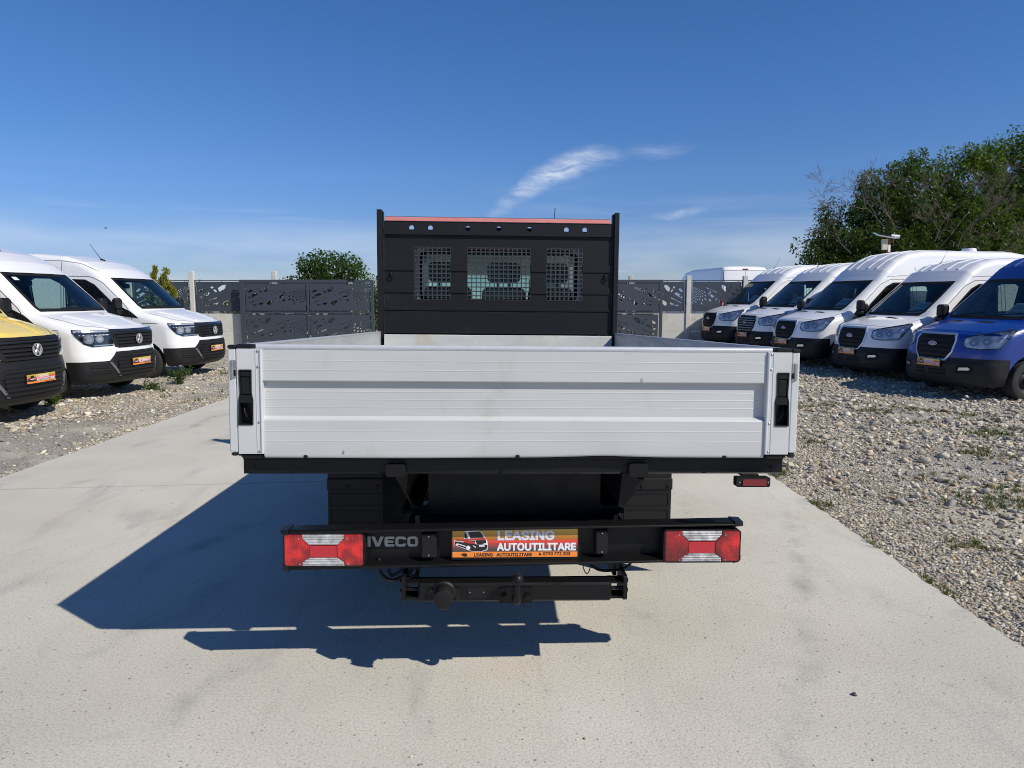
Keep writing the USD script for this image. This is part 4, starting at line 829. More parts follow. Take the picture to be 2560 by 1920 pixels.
# --- cab in front of the headboard, seen through the mesh
C0, C1 = BL + 0.10, BL + 1.69
def rbox(x0, x1, y0, y1, z0, z1, r): 
    p = [trimesh.creation.icosphere(1, r).vertices + c for c in np.array(np.meshgrid([x0 + r, x1 - r], [y0 + r, y1 - r], [z0 + r, z1 - r])).reshape(3, -1).T]
    return trimesh.convex.convex_hull(np.vstack(p))
def hull(pts, r=0.05):
    s = trimesh.creation.icosphere(1, r).vertices; return trimesh.convex.convex_hull(np.vstack([s + p for p in pts]))
hx = 0.88
outer = hull([(s * x, y, z) for s in (-1, 1) for x, y, z in ((hx, C0 + .05, -.75), (hx, C0 + .05, 0.25), (hx - .10, C0 + .07, 0.78), (hx - .10, C0 + .9, 0.84), (hx - .12, C0 + 1.15, 0.80), (hx, C1 - .0, 0.05), (hx, C1 + .35, -0.12), (hx - .08, C1 + .62, -0.35), (hx - .08, C1 + .62, -0.85), (hx, C1, -.85))], 0.06)
inner = hull([(s * x, y, z) for s in (-1, 1) for x, y, z in ((hx - .06, C0 + .10, -.45), (hx - .06, C0 + .10, 0.25), (hx - .14, C0 + .11, 0.76), (hx - .14, C0 + .88, 0.80), (hx - .06, C1 - .02, 0.0), (hx - .06, C1 - .02, -.45))], 0.03)
cab = mf(outer) - mf(inner)
rearwin = rrect(-0.72, 0.72, 0.270, 0.735, 0.09)
cab = cab - mf(ext(rearwin, 'y', C0 - 0.1, C0 + 0.2))
wsp = Polygon([(-0.78, 0.08), (0.78, 0.08), (0.70, 0.56), (-0.70, 0.56)]).buffer(0.03)
cab = cab - mf(ext(wsp, 'y', C0 + 1.0, C1 + 0.6))
sidew = Polygon([(C0 + .28, 0.12), (C0 + 1.5, 0.12), (C0 + 1.05, 0.66), (C0 + .28, 0.68)]).buffer(0.02)
cab = cab - mf(ext(sidew, 'x', -1.2, 1.2))
cabo = T('cab', tm(cab), M['white_paint'], smooth=30)
wn = cat_(ext(rearwin.difference(rearwin.buffer(-0.030)), 'y', C0 - 0.014, C0 + 0.03)); T('window_seal', wn, M['seam'], cabo)
T('rear_window', ext(rearwin.buffer(-0.02), 'y', C0 + 0.004, C0 + 0.008), M['glass'], cabo)
def slanted(z): return np.interp(z, [0.05, 0.80], [C1 + 0.03, C0 + 1.22])
wv = []; q = [(-0.79, 0.07), (0.79, 0.07), (0.68, 0.70), (-0.68, 0.70)]
T('windscreen', trimesh.Trimesh([[x, slanted(z), z] for x, z in q], [[0, 2, 1], [0, 3, 2]], process=False), M['glass_ws'], cabo)
T('roof_lining', bx(-0.68, 0.68, C0 + 0.14, C0 + 0.9, 0.775, 0.785), M['interior'], cabo)
T('dashboard', cat_(bx(-0.80, 0.80, C1 - 0.40, C1 - 0.02, -0.42, 0.06, .04), bx(-0.62, -0.25, C1 - .42, C1 - .2, 0.05, 0.12, .03)), M['dash'], cabo)
for x0, x1 in ((-0.71, -0.23), (-0.16, 0.27), (0.275, 0.72)):
    T('seat', cat_(rbox(x0, x1, C0 + .32, C0 + .85, -.38, -.16, .06), rbox(x0 + .01, x1 - .01, C0 + .20, C0 + .36, -.30, 0.42, .06), rbox(x0 + .06, x1 - .06, C0 + .20, C0 + .31, 0.46, 0.645, .04), cyl((x0 + .16, C0 + .26, .40), (x0 + .16, C0 + .26, .5), .012, 6), cyl((x1 - .16, C0 + .26, .40), (x1 - .16, C0 + .26, .5), .012, 6)), M['seat'], cabo, smooth=30)
st = [(-0.45 + 0.19 * math.cos(t), C1 - 0.52 + 0.08 * math.sin(t), 0.06 + 0.17 * math.sin(t)) for t in np.linspace(0, 2 * PI, 28)]
T('steering_wheel', cat_(tube(st, 0.014, 6), bx(-0.62, -0.28, C1 - .52, C1 - .49, 0.03, 0.08, .01)), M['dash'], cabo, smooth=True)
for s in (-1, 1):
    T('door_mirror', cat_(rbox(*sorted((s * 1.02, s * 1.22)), C1 - .28, C1 - .16, 0.08, 0.46, .03), cyl((s * 0.90, C1 - .2, 0.12), (s * 1.05, C1 - .22, 0.14), .02, 8)), M['black_plastic'], cabo, smooth=30)
    T('mud_guard', bx(*sorted((s * 0.70, s * 0.93)), C1 - .85, C1 - .80, -1.0, -0.72, .01), M['black_plastic'], cabo)
T('antenna', cyl((0.585, C0 + 1.05, 0.88), (0.606, C0 + 1.02, 1.28), 0.004, 6), M['black_plastic'], cabo)
# ------------------------------------------------------------------ panel vans
def surface_nets(Fv, o, d):
    """closed quads around the negative region of a sampled field"""
    nx, ny, nz = Fv.shape; ins = Fv < 0
    acc = np.zeros((nx - 1, ny - 1, nz - 1, 3)); cnt = np.zeros((nx - 1, ny - 1, nz - 1))
    for ax in range(3):
        sl0 = [slice(None)] * 3; sl1 = [slice(None)] * 3; sl0[ax] = slice(0, -1); sl1[ax] = slice(1, None)
        a, b = Fv[tuple(sl0)], Fv[tuple(sl1)]; cross = ins[tuple(sl0)] != ins[tuple(sl1)]
        I = np.argwhere(cross); t = a[cross] / (a[cross] - b[cross]); P = I.astype(float); P[:, ax] += t
        o1, o2 = [k for k in range(3) if k != ax]
        for da in (0, -1):
            for db in (0, -1):
                J = I.copy(); J[:, o1] += da; J[:, o2] += db
                ok = (J >= 0).all(1) & (J[:, 0] < nx - 1) & (J[:, 1] < ny - 1) & (J[:, 2] < nz - 1)
                np.add.at(acc, tuple(J[ok].T), P[ok]); np.add.at(cnt, tuple(J[ok].T), 1)
    act = cnt > 0; idx = -np.ones(cnt.shape, int); idx[act] = np.arange(act.sum()); V = acc[act] / cnt[act][:, None] * d + o
    Q = []
    for ax in range(3):
        sl0 = [slice(None)] * 3; sl1 = [slice(None)] * 3; sl0[ax] = slice(0, -1); sl1[ax] = slice(1, None)
        s0 = ins[tuple(sl0)]; cross = s0 != ins[tuple(sl1)]; I = np.argwhere(cross); o1, o2 = [(1, 2), (2, 0), (0, 1)][ax]
        ok = (I[:, o1] > 0) & (I[:, o2] > 0) & (I[:, o1] < Fv.shape[o1] - 1) & (I[:, o2] < Fv.shape[o2] - 1); I = I[ok]
        c = []
        for da, db in ((-1, -1), (0, -1), (0, 0), (-1, 0)):
            J = I.copy(); J[:, o1] += da; J[:, o2] += db; c.append(idx[tuple(J.T)])
        q = np.stack(c, 1); fl = ~s0[cross][ok]; q[fl] = q[fl][:, ::-1]; Q.append(q)
    Q = np.vstack(Q); return V, np.vstack([Q[:, [0, 1, 2]], Q[:, [0, 2, 3]]])

class Profile:
    """signed distance of a side outline, sampled once"""
    def __init__(s, pts, r=0.02):
        line = np.array(pts + [pts[0]]); seg = np.linalg.norm(np.diff(line, axis=0), axis=1); u = np.r_[0, np.cumsum(seg)]
        k = np.arange(0, u[-1], 0.006); D = np.c_[np.interp(k, u, line[:, 0]), np.interp(k, u, line[:, 1])]
        s.r = r; s.o = D.min(0) - 0.5; n = ((D.max(0) + 0.5 - s.o) / r).astype(int) + 1
        X, Z = np.meshgrid(s.o[0] + np.arange(n[0]) * r, s.o[1] + np.arange(n[1]) * r, indexing='ij')
        dist = cKDTree(D).query(np.c_[X.ravel(), Z.ravel()])[0].reshape(X.shape)
        ins = shapely.contains_xy(Polygon(pts), X.ravel(), Z.ravel()).reshape(X.shape); s.g = np.where(ins, -dist, dist)
    def __call__(s, x, z):
        return map_coordinates(s.g, [(x - s.o[0]) / s.r, (z - s.o[1]) / s.r], order=1, mode='nearest')

def gridded(g, res):
    """triangles of a polygon cut along a square grid, so that it can be bent"""
    x0, y0, x1, y1 = g.bounds; nx, ny = max(int(math.ceil((x1 - x0) / res)), 1), max(int(math.ceil((y1 - y0) / res)), 1)
    xs, ys = np.linspace(x0, x1, nx + 1), np.linspace(y0, y1, ny + 1); P, F = [], []; shapely.prepare(g)
    for i in range(nx):
        for j in range(ny):
            c = sbox(xs[i], ys[j], xs[i + 1], ys[j + 1])
            if g.contains(c): k = len(P); P += [(xs[i], ys[j]), (xs[i + 1], ys[j]), (xs[i + 1], ys[j + 1]), (xs[i], ys[j + 1])]; F += [(k, k + 1, k + 2), (k, k + 2, k + 3)]; continue
            q = g.intersection(c)
            for h in getattr(q, 'geoms', [q]):
                if h.geom_type != 'Polygon' or h.area < 1e-9: continue
                v, f = trimesh.creation.triangulate_polygon(h, engine='earcut'); k = len(P); P += [tuple(a) for a in v]; F += [(a + k, b + k, d + k) for a, b, d in f]
    P = np.array(P); key = np.round(P * 1e5).astype(np.int64); _, first, inv = np.unique(key, axis=0, return_index=True, return_inverse=True); F = inv.ravel()[np.array(F)]
    F = F[(F[:, 0] != F[:, 1]) & (F[:, 1] != F[:, 2]) & (F[:, 0] != F[:, 2])]
    return P[first], F

class VanShape:
    def __init__(s, outline, half, nose, crown=0.05, rear=0.10, step=0.035, cab=None, winset=None):
        s.p = Profile(outline); s.half = np.array(half); s.nose = np.array(nose); s.crown = crown; s.rear = rear; s.step = step
        s.x0 = min(p[0] for p in outline); s.top = max(p[1] for p in outline)
    def F(s, x, y, z):
        x, y, z = (np.asarray(q, float) for q in (x, y, z)); hw = np.interp(z, s.half[:, 0], s.half[:, 1])
        t = np.abs(y) / 1.03; fx = np.clip((x + 3.0) / 2.2, 0, 1); a = np.interp(z, s.nose[:, 0], s.nose[:, 1])
        xs = x + a * t ** 2.6 * fx - s.rear * 0.5 * t ** 4 * np.clip((-x + s.x0 + 0.6) / 0.6, 0, 1)
        zz = z + s.crown * t ** 2 * np.clip((z - 1.0) / 0.5, 0, 1) * np.clip((x + 5.9) / 3 + 0.5, 0.5, 1)
        d1, d2 = s.p(xs, zz), np.abs(y) - hw
        k = 0.13; h = np.clip(k - np.abs(d1 - d2), 0, None)
        return np.maximum(d1, d2) + h * h / (4 * k)
    def grid_mesh(s, f, lo, hi, step):
        ax = [np.arange(lo[k], hi[k] + step, step) for k in range(3)]; X, Y, Z = np.meshgrid(*ax, indexing='ij'); V = f(X, Y, Z)
        v, q = surface_nets(V, np.array([a[0] for a in ax]), step)
        for _ in range(2):
            e = 1e-3; f0 = f(*v.T); g = np.stack([f(v[:, 0] + e, v[:, 1], v[:, 2]) - f0, f(v[:, 0], v[:, 1] + e, v[:, 2]) - f0, f(v[:, 0], v[:, 1], v[:, 2] + e) - f0], 1) / e
            v = v - np.clip(f0 / np.maximum((g * g).sum(1), 0.2), -step / 2, step / 2)[:, None] * g
        m = trimesh.Trimesh(v, q, process=False)
        if m.volume < 0: m.invert()
        return m
    def solid(s): return s.grid_mesh(s.F, (s.x0 - .1, -1.15, 0.12), (0.12, 1.15, s.top + .1), s.step)
    def cast(s, o, d, n=260, reach=4.6):
        """first crossing of the body from points o along unit direction d"""
        t = np.zeros(len(o)); dt = reach / n; hit = np.zeros(len(o), bool); last = np.zeros(len(o))
        for k in range(n):
            tt = k * dt; P = o + d * tt; now = (s.F(*P.T) < 0) & ~hit; t[now] = tt; hit |= now
        a, b = t - dt, t.copy()
        for _ in range(14):
            m = (a + b) / 2; ins = s.F(*(o + d * m[:, None]).T) < 0; b = np.where(ins, m, b); a = np.where(ins, a, m)
        return o + d * b[:, None], hit
    def normal(s, P):
        e = 2e-3; f0 = s.F(*P.T); g = np.stack([s.F(P[:, 0] + e, P[:, 1], P[:, 2]) - f0, s.F(P[:, 0], P[:, 1] + e, P[:, 2]) - f0, s.F(P[:, 0], P[:, 1], P[:, 2] + e) - f0], 1)
        return g / np.maximum(np.linalg.norm(g, axis=1, keepdims=True), 1e-9)
    def patch(s, poly, az=0.0, off=0.006, thick=0.02, res=0.05, top=False):
        """polygon in (u, height) seen along a horizontal direction of azimuth az, or in (x, y) from above, laid on the body as a thin shell"""
        out = []
        for g in getattr(poly, 'geoms', [poly]):
            v2, f = gridded(g, res)
            if top: d = np.array([0, 0, -1.0]); o = np.c_[v2, np.full(len(v2), 3.2)]; rc = 3.0
            else:
                c, si = math.cos(az), math.sin(az); d = np.array([-c, -si, 0]); o = np.c_[-si * v2[:, 0] + 1.6 * c, c * v2[:, 0] + 1.6 * si, v2[:, 1]]; rc = 4.6
            P, hit = s.cast(o, d, 280, rc)
            f = f[hit[f].all(1)]
            if len(f) == 0: continue
            N = s.normal(P); A, Bk = P + N * off, P + N * (off - (thick or 0)); n = len(P)
            fn = np.cross(A[f[:, 1]] - A[f[:, 0]], A[f[:, 2]] - A[f[:, 0]]); w = np.einsum('ij,ij->i', fn, N[f[:, 0]]).sum()
            if w < 0: f = f[:, ::-1]
            e = np.vstack([f[:, [0, 1]], f[:, [1, 2]], f[:, [2, 0]]]); key = {(a, b) for a, b in e}; bd = np.array([(a, b) for a, b in e if (b, a) not in key])
            if thick is None:
                out.append(trimesh.Trimesh(A, f, process=False)); continue
            side = np.vstack([np.c_[bd[:, 1], bd[:, 0], bd[:, 0] + n], np.c_[bd[:, 1], bd[:, 0] + n, bd[:, 1] + n]])
            out.append(trimesh.Trimesh(np.vstack([A, Bk]), np.vstack([f, f[:, ::-1] + n, side]), process=False))
        return cat_(*out)
    def line(s, pts, az=None, r=0.004, top=False, step=0.08):
        """a thin round strip following a path on the body"""
        pts = np.array(pts, float); L = np.r_[0, np.cumsum(np.linalg.norm(np.diff(pts, axis=0), axis=1))]; k = np.linspace(0, L[-1], max(int(L[-1] / step), 2)); q = np.c_[np.interp(k, L, pts[:, 0]), np.interp(k, L, pts[:, 1])]
        if top: o = np.c_[q, np.full(len(q), 3.2)]; d = np.array([0, 0, -1.0])
        else:
            c, si = math.cos(az), math.sin(az); d = np.array([-c, -si, 0]); o = np.c_[-si * q[:, 0] + 1.6 * c, c * q[:, 0] + 1.6 * si, q[:, 1]]
        P, hit = s.cast(o, d, 280, 4.6); P = P[hit]
        return tube(P, r, 5) if len(P) > 1 else None

def bar_between(a, b, r): return cyl(a, b, r, 6)
def emblem_ring(r, w): return Point(0, 0).buffer(r, quad_segs=10).difference(Point(0, 0).buffer(r - w, quad_segs=10))
def at_front(poly, x, y0, z0, th=0.004):   # a flat mark facing +x
    m = ext(poly, 'x', 0, th); v = m.vertices.copy(); m.vertices = np.c_[x + v[:, 0], v[:, 1] + y0, v[:, 2] + z0]; return m
def front_text(s, y0, y1, z0, z1, x, slant=0.0, bold=True):  # read by somebody in front of the van: +y is to the left of the van, to the reader's right
    m = fit_text(s, 0, 1, 0, 1, 0, 0.001, bold); v = m.vertices.copy(); u, w = v[:, 0], v[:, 2]
    return trimesh.Trimesh(np.c_[x - v[:, 1], y0 + u * (y1 - y0) + slant * (w - 0.5) * (z1 - z0), z0 + w * (z1 - z0)], m.faces, process=False)

M['bowl'] = look('lamp_bowl_grey', (0.34, 0.35, 0.37), 0.2, metal=0.3, coat=1.0, var=0.3, scale=20)
FORD_TOP = {'H2': [(-1.75, 2.045), (-2.00, 2.275), (-2.28, 2.43), (-2.62, 2.515), (-3.10, 2.54), (-5.5, 2.51), (-5.90, 2.46)], 'H3': [(-1.75, 2.045), (-2.00, 2.305), (-2.28, 2.52), (-2.62, 2.68), (-3.1, 2.755), (-5.5, 2.74), (-5.90, 2.68)]}
def ford_outline(h):
    return [(-0.16, 0.22), (-0.05, 0.27), (0.0, 0.40), (0.0, 0.60), (-0.035, 0.68), (-0.04, 0.80), (-0.085, 1.02), (-0.14, 1.10), (-0.27, 1.16), (-0.58, 1.255), (-0.86, 1.325)] + FORD_TOP[h] + [(-5.98, 2.30), (-6.02, 1.0), (-6.0, 0.42), (-5.9, 0.34)]
FORD_HALF = [(0.2, .93), (0.4, .985), (0.7, 1.0), (1.0, 1.025), (1.25, 1.02), (1.5, .985), (2.0, .915), (2.3, .86), (2.55, .81), (2.8, .78)]
FORD_NOSE = [(0.2, .40), (0.6, .40), (1.0, .42), (1.25, .30), (1.45, .19), (2.0, .17), (2.5, .14)]
VW_OUT = [(-0.15, 0.23), (-0.03, 0.30), (0.0, 0.44), (0.0, 0.70), (-0.02, 0.78), (-0.04, 1.05), (-0.075, 1.125), (-0.20, 1.185), (-0.55, 1.305), (-0.96, 1.405), (-1.74, 2.075), (-2.00, 2.27), (-2.32, 2.43), (-2.75, 2.55), (-3.4, 2.60), (-5.8, 2.60), (-5.95, 2.50), (-6.0, 2.3), (-6.02, 0.45), (-5.9, 0.36)]
VW_HALF = [(0.2, .94), (0.4, .99), (0.7, 1.01), (1.0, 1.02), (1.25, 1.015), (1.5, 1.0), (2.0, .95), (2.3, .90), (2.55, .84), (2.7, .81)]
VW_NOSE = [(0.2, .40), (0.6, .42), (1.0, .44), (1.25, .34), (1.5, .22), (2.0, .20), (2.6, .15)]

AX_F, AX_R, WR = -1.02, -4.75, 0.345
def sym(poly): return shapely.affinity.scale(poly, -1, 1, origin=(0, 0))
_van_cache = {}
def van_bodies(key, outline, half, nose, bumper_zone, ws_poly, side_polys, dx=0.0):
    """body shell with openings, its lining, and the lower bumper, all cut from one shape"""
    if key in _van_cache: return _van_cache[key]
    s = VanShape(outline, half, nose); b = mf(s.solid())
    cav = s.grid_mesh(lambda x, y, z: np.maximum.reduce([s.F(x, y, z) + 0.055, -3.15 + dx - x, x + 0.99 - dx, 0.62 - z]), (-3.3 + dx, -1.1, 0.5), (-0.8 + dx, 1.1, 2.75), 0.05)
    b = b - mf(cav)
    b = b - mf(ext(ws_poly, 'x', -2.9, 0.3).apply_translation((0, 0, 0)))
    for sp in side_polys: b = b - mf(ext(sp, 'y', -1.3, 1.3))
    for ax in (AX_F, AX_R):
        for y in (-1, 1):
            b = b - mf(cyl((ax, y * 0.66, WR), (ax, y * 1.3, WR), 0.43, 32))
    b = b - mf(bx(-5.6, -0.35, -0.86, 0.86, 0.1, 0.42))
    zone = mf(ext(bumper_zone, 'y', -1.2, 1.2)); bump = b ^ zone; shell = tm(b - zone)
    c = shell.triangles_center; inner = (s.F(*c.T) < -0.035) & (c[:, 0] > -3.2 + dx) & (c[:, 2] > 0.60) & (c[:, 0] < -0.9)
    vb = Baked(trimesh.Trimesh(shell.vertices, shell.faces[~inner], process=False), 32); vi = Baked(trimesh.Trimesh(shell.vertices, shell.faces[inner], process=False), 32)
    _van_cache[key] = (s, vb, vi, Baked(tm(bump), 32)); return _van_cache[key]

def van_common(t, s, paint, ws_poly, side_polys, frit=0.05, dx=0.0, rimlook='rim'):
    sh = lambda m: m.apply_translation((dx, 0, 0))
    wsf = ws_poly.buffer(0.02)
    ws = obj('windscreen', s.patch(wsf.buffer(-0.012), 0.0, 0.002, None, 0.10), M['glass_ws'], t, smooth=30)
    ringp = wsf.difference(wsf.buffer(-frit)); obj('frit', s.patch(ringp, 0.0, 0.005, 0.004, 0.10), M['seam'], ws)
    for q in (1, -1):
        for sp in side_polys:
            g = sp.buffer(0.012); u = Polygon([(-a, b) for a, b in g.exterior.coords]) if q > 0 else Polygon(list(g.exterior.coords))
            sw = obj('side_window', s.patch(u.buffer(-0.004), q * PI / 2, 0.0, None, 0.10), M['glass_side'], t, smooth=30)
            obj('window_seal', s.patch(u.difference(u.buffer(-0.026)), q * PI / 2, 0.005, 0.006, 0.10), M['seam'], sw)
    for ax in (AX_F, AX_R):
        for y in (0.90, -0.90):
            sg = 1 if y > 0 else -1; m = tyre_shape((0, 0, 0), WR, 0.23); m.apply_transform(trimesh.transformations.rotation_matrix(PI / 2, (0, 0, 1))); m.apply_translation((ax, y, WR - 0.005))
            w = obj('wheel', m, M['rubber'], t, smooth=35); r_ = rim_shape((0, 0, 0), WR, 0.23, 1); r_.apply_transform(trimesh.transformations.rotation_matrix(sg * PI / 2, (0, 0, 1))); r_.apply_translation((ax, y, WR - 0.005))
            obj('rim', r_, M[rimlook], w, smooth=35)
            hub = lathe([(0.0, 0.02), (0.05, 0.018), (0.06, 0.0)], (ax, y + sg * 0.085, WR - 0.005), (0, sg, 0), 14); obj('hub_cap', hub, M['black_plastic'], w, smooth=35)
    obj('dashboard', sh(cat_(bx(-1.55, -1.02, -0.88, 0.88, 0.70, 1.26, .05), bx(-1.48, -1.2, 0.20, 0.60, 1.25, 1.33, .03))), M['dash'], t)
    for y in (0.45, -0.20, -0.62):
        obj('seat', sh(cat_(bx(-2.60, -2.10, y - .21, y + .21, 0.75, 0.98, .06), bx(-2.80, -2.58, y - .20, y + .20, 0.85, 1.50, .07), bx(-2.78, -2.66, y - .12, y + .12, 1.53, 1.72, .04))), M['seat'], t)
    obj('bulkhead', sh(bx(-3.12, -3.07, -0.90, 0.90, 0.70, 2.2)), M['interior'], t)
    st = [(-1.72 + 0.07 * math.sin(a), 0.45 + 0.19 * math.cos(a), 1.30 + 0.17 * math.sin(a)) for a in np.linspace(0, 2 * PI, 24)]
    obj('steering_wheel', sh(cat_(tube(st, 0.015, 5), bx(-1.73, -1.70, 0.28, 0.62, 1.28, 1.33, .01))), M['dash'], t, smooth=True)
    obj('interior_mirror', sh(bx(-2.02, -1.96, -0.14, 0.14, 1.86, 1.96, .02)), M['interior'], t)

def van_mirrors(t, x=-1.28, z=1.40, big=1.0):
    for q in (1, -1):
        obj('door_mirror', cat_(bx(x - .06, x + .08, q * 1.08, q * (1.08 + .19), z, z + 0.24 * big, .04), bx(x - .03, x + .04, q * 0.93, q * 1.16, z - 0.10, z - 0.035, .02), bx(x - .05, x + .07, q * 1.07, q * 1.25, z - 0.085, z + 0.005, .025)), M['black_plastic'], t, smooth=30)

def van_plate(t, x, z, words, fadename):
    p = obj('number_plate', bx(x - 0.02, x, -0.27, 0.27, z - 0.066, z + 0.066, .004), M['black_plastic'], t)
    obj('print', bx(x - 0.001, x + 0.0015, -0.26, 0.26, z - 0.058, z + 0.058), fadename, p)
    if len(words) == 2:
        obj('lettering', front_text(words[0], -0.09, 0.13, z + 0.010, z + 0.046, x + 0.0018), M['white_print'], p); obj('lettering', front_text(words[1], -0.09, 0.245, z - 0.034, z + 0.002, x + 0.0018), M['white_print'], p)
    else: obj('lettering', front_text(words[0], -0.09, 0.235, z - 0.022, z + 0.036, x + 0.0018), M['white_print'], p)
    q = lambda pts: Polygon([(a, b) for a, b in pts])
    obj('drawing', cat_(at_front(q([(-.245, .0), (-.20, .01), (-.195, .045), (-.14, .043), (-.125, .01), (-.115, -.03), (-.16, -.038), (-.24, -.02)]), x + 0.0012, 0, z, .001), at_front(q([(-.19, .02), (-.185, .04), (-.145, .038), (-.135, .018)]), x + .0018, 0, z, .001)), M['dark_print'], p)
    obj('drawing', cat_(at_front(q([(-.2, .002), (-.13, .004), (-.125, -.006), (-.2, -.008)]), x + 0.0022, 0, z, .001)), M['white_print'], p)
    obj('lettering', front_text('0790 772 203', 0.06, 0.22, z - .056, z - .043, x + .0018), M['dark_print'], p)

def antenna(t, s, x, y, lean, short=False):
    P, h = s.cast(np.array([[x, y, 3.2]]), np.array([0, 0, -1.0]), 260, 2.9); p = P[0]
    if short: m = cat_(trimesh.convex.convex_hull(np.array([p + q for q in ([.06, -.022, 0], [.06, .022, 0], [-.07, -.028, -.01], [-.07, .028, -.01], [-.04, 0, .045], [-.07, -.0, .045], [.03, 0, .02])])), cyl(p + [-.05, 0, .03], p + np.array(lean), .007, 6, .004))
    else: m = cat_(lathe([(.025, 0), (.018, .02), (0, .03)], p, (0, 0, 1), 10), cyl(p, p + np.array(lean), .005, 5, .0025), cyl(p, p + [0.02, .07, .06], .006, 5, .003))
    obj('antenna', m, M['black_plastic'], t)

FORD_WS = Polygon([(-0.76, 1.365), (0.76, 1.365), (0.80, 1.43), (0.78, 1.72), (0.735, 2.02), (-0.735, 2.02), (-0.78, 1.72), (-0.80, 1.43)])
FORD_SIDE = [Polygon([(-1.62, 1.28), (-2.60, 1.34), (-2.64, 1.92), (-2.54, 1.98), (-2.20, 1.97), (-2.02, 1.88), (-1.59, 1.48), (-1.47, 1.30)])]
FORD_BUMP = Polygon([(0.3, 0.1), (0.3, 0.705), (-0.25, 0.705), (-0.62, 0.70), (-0.66, 0.1)])
van_fade = plate_look('van_plate_print', 0.0, 1.0)

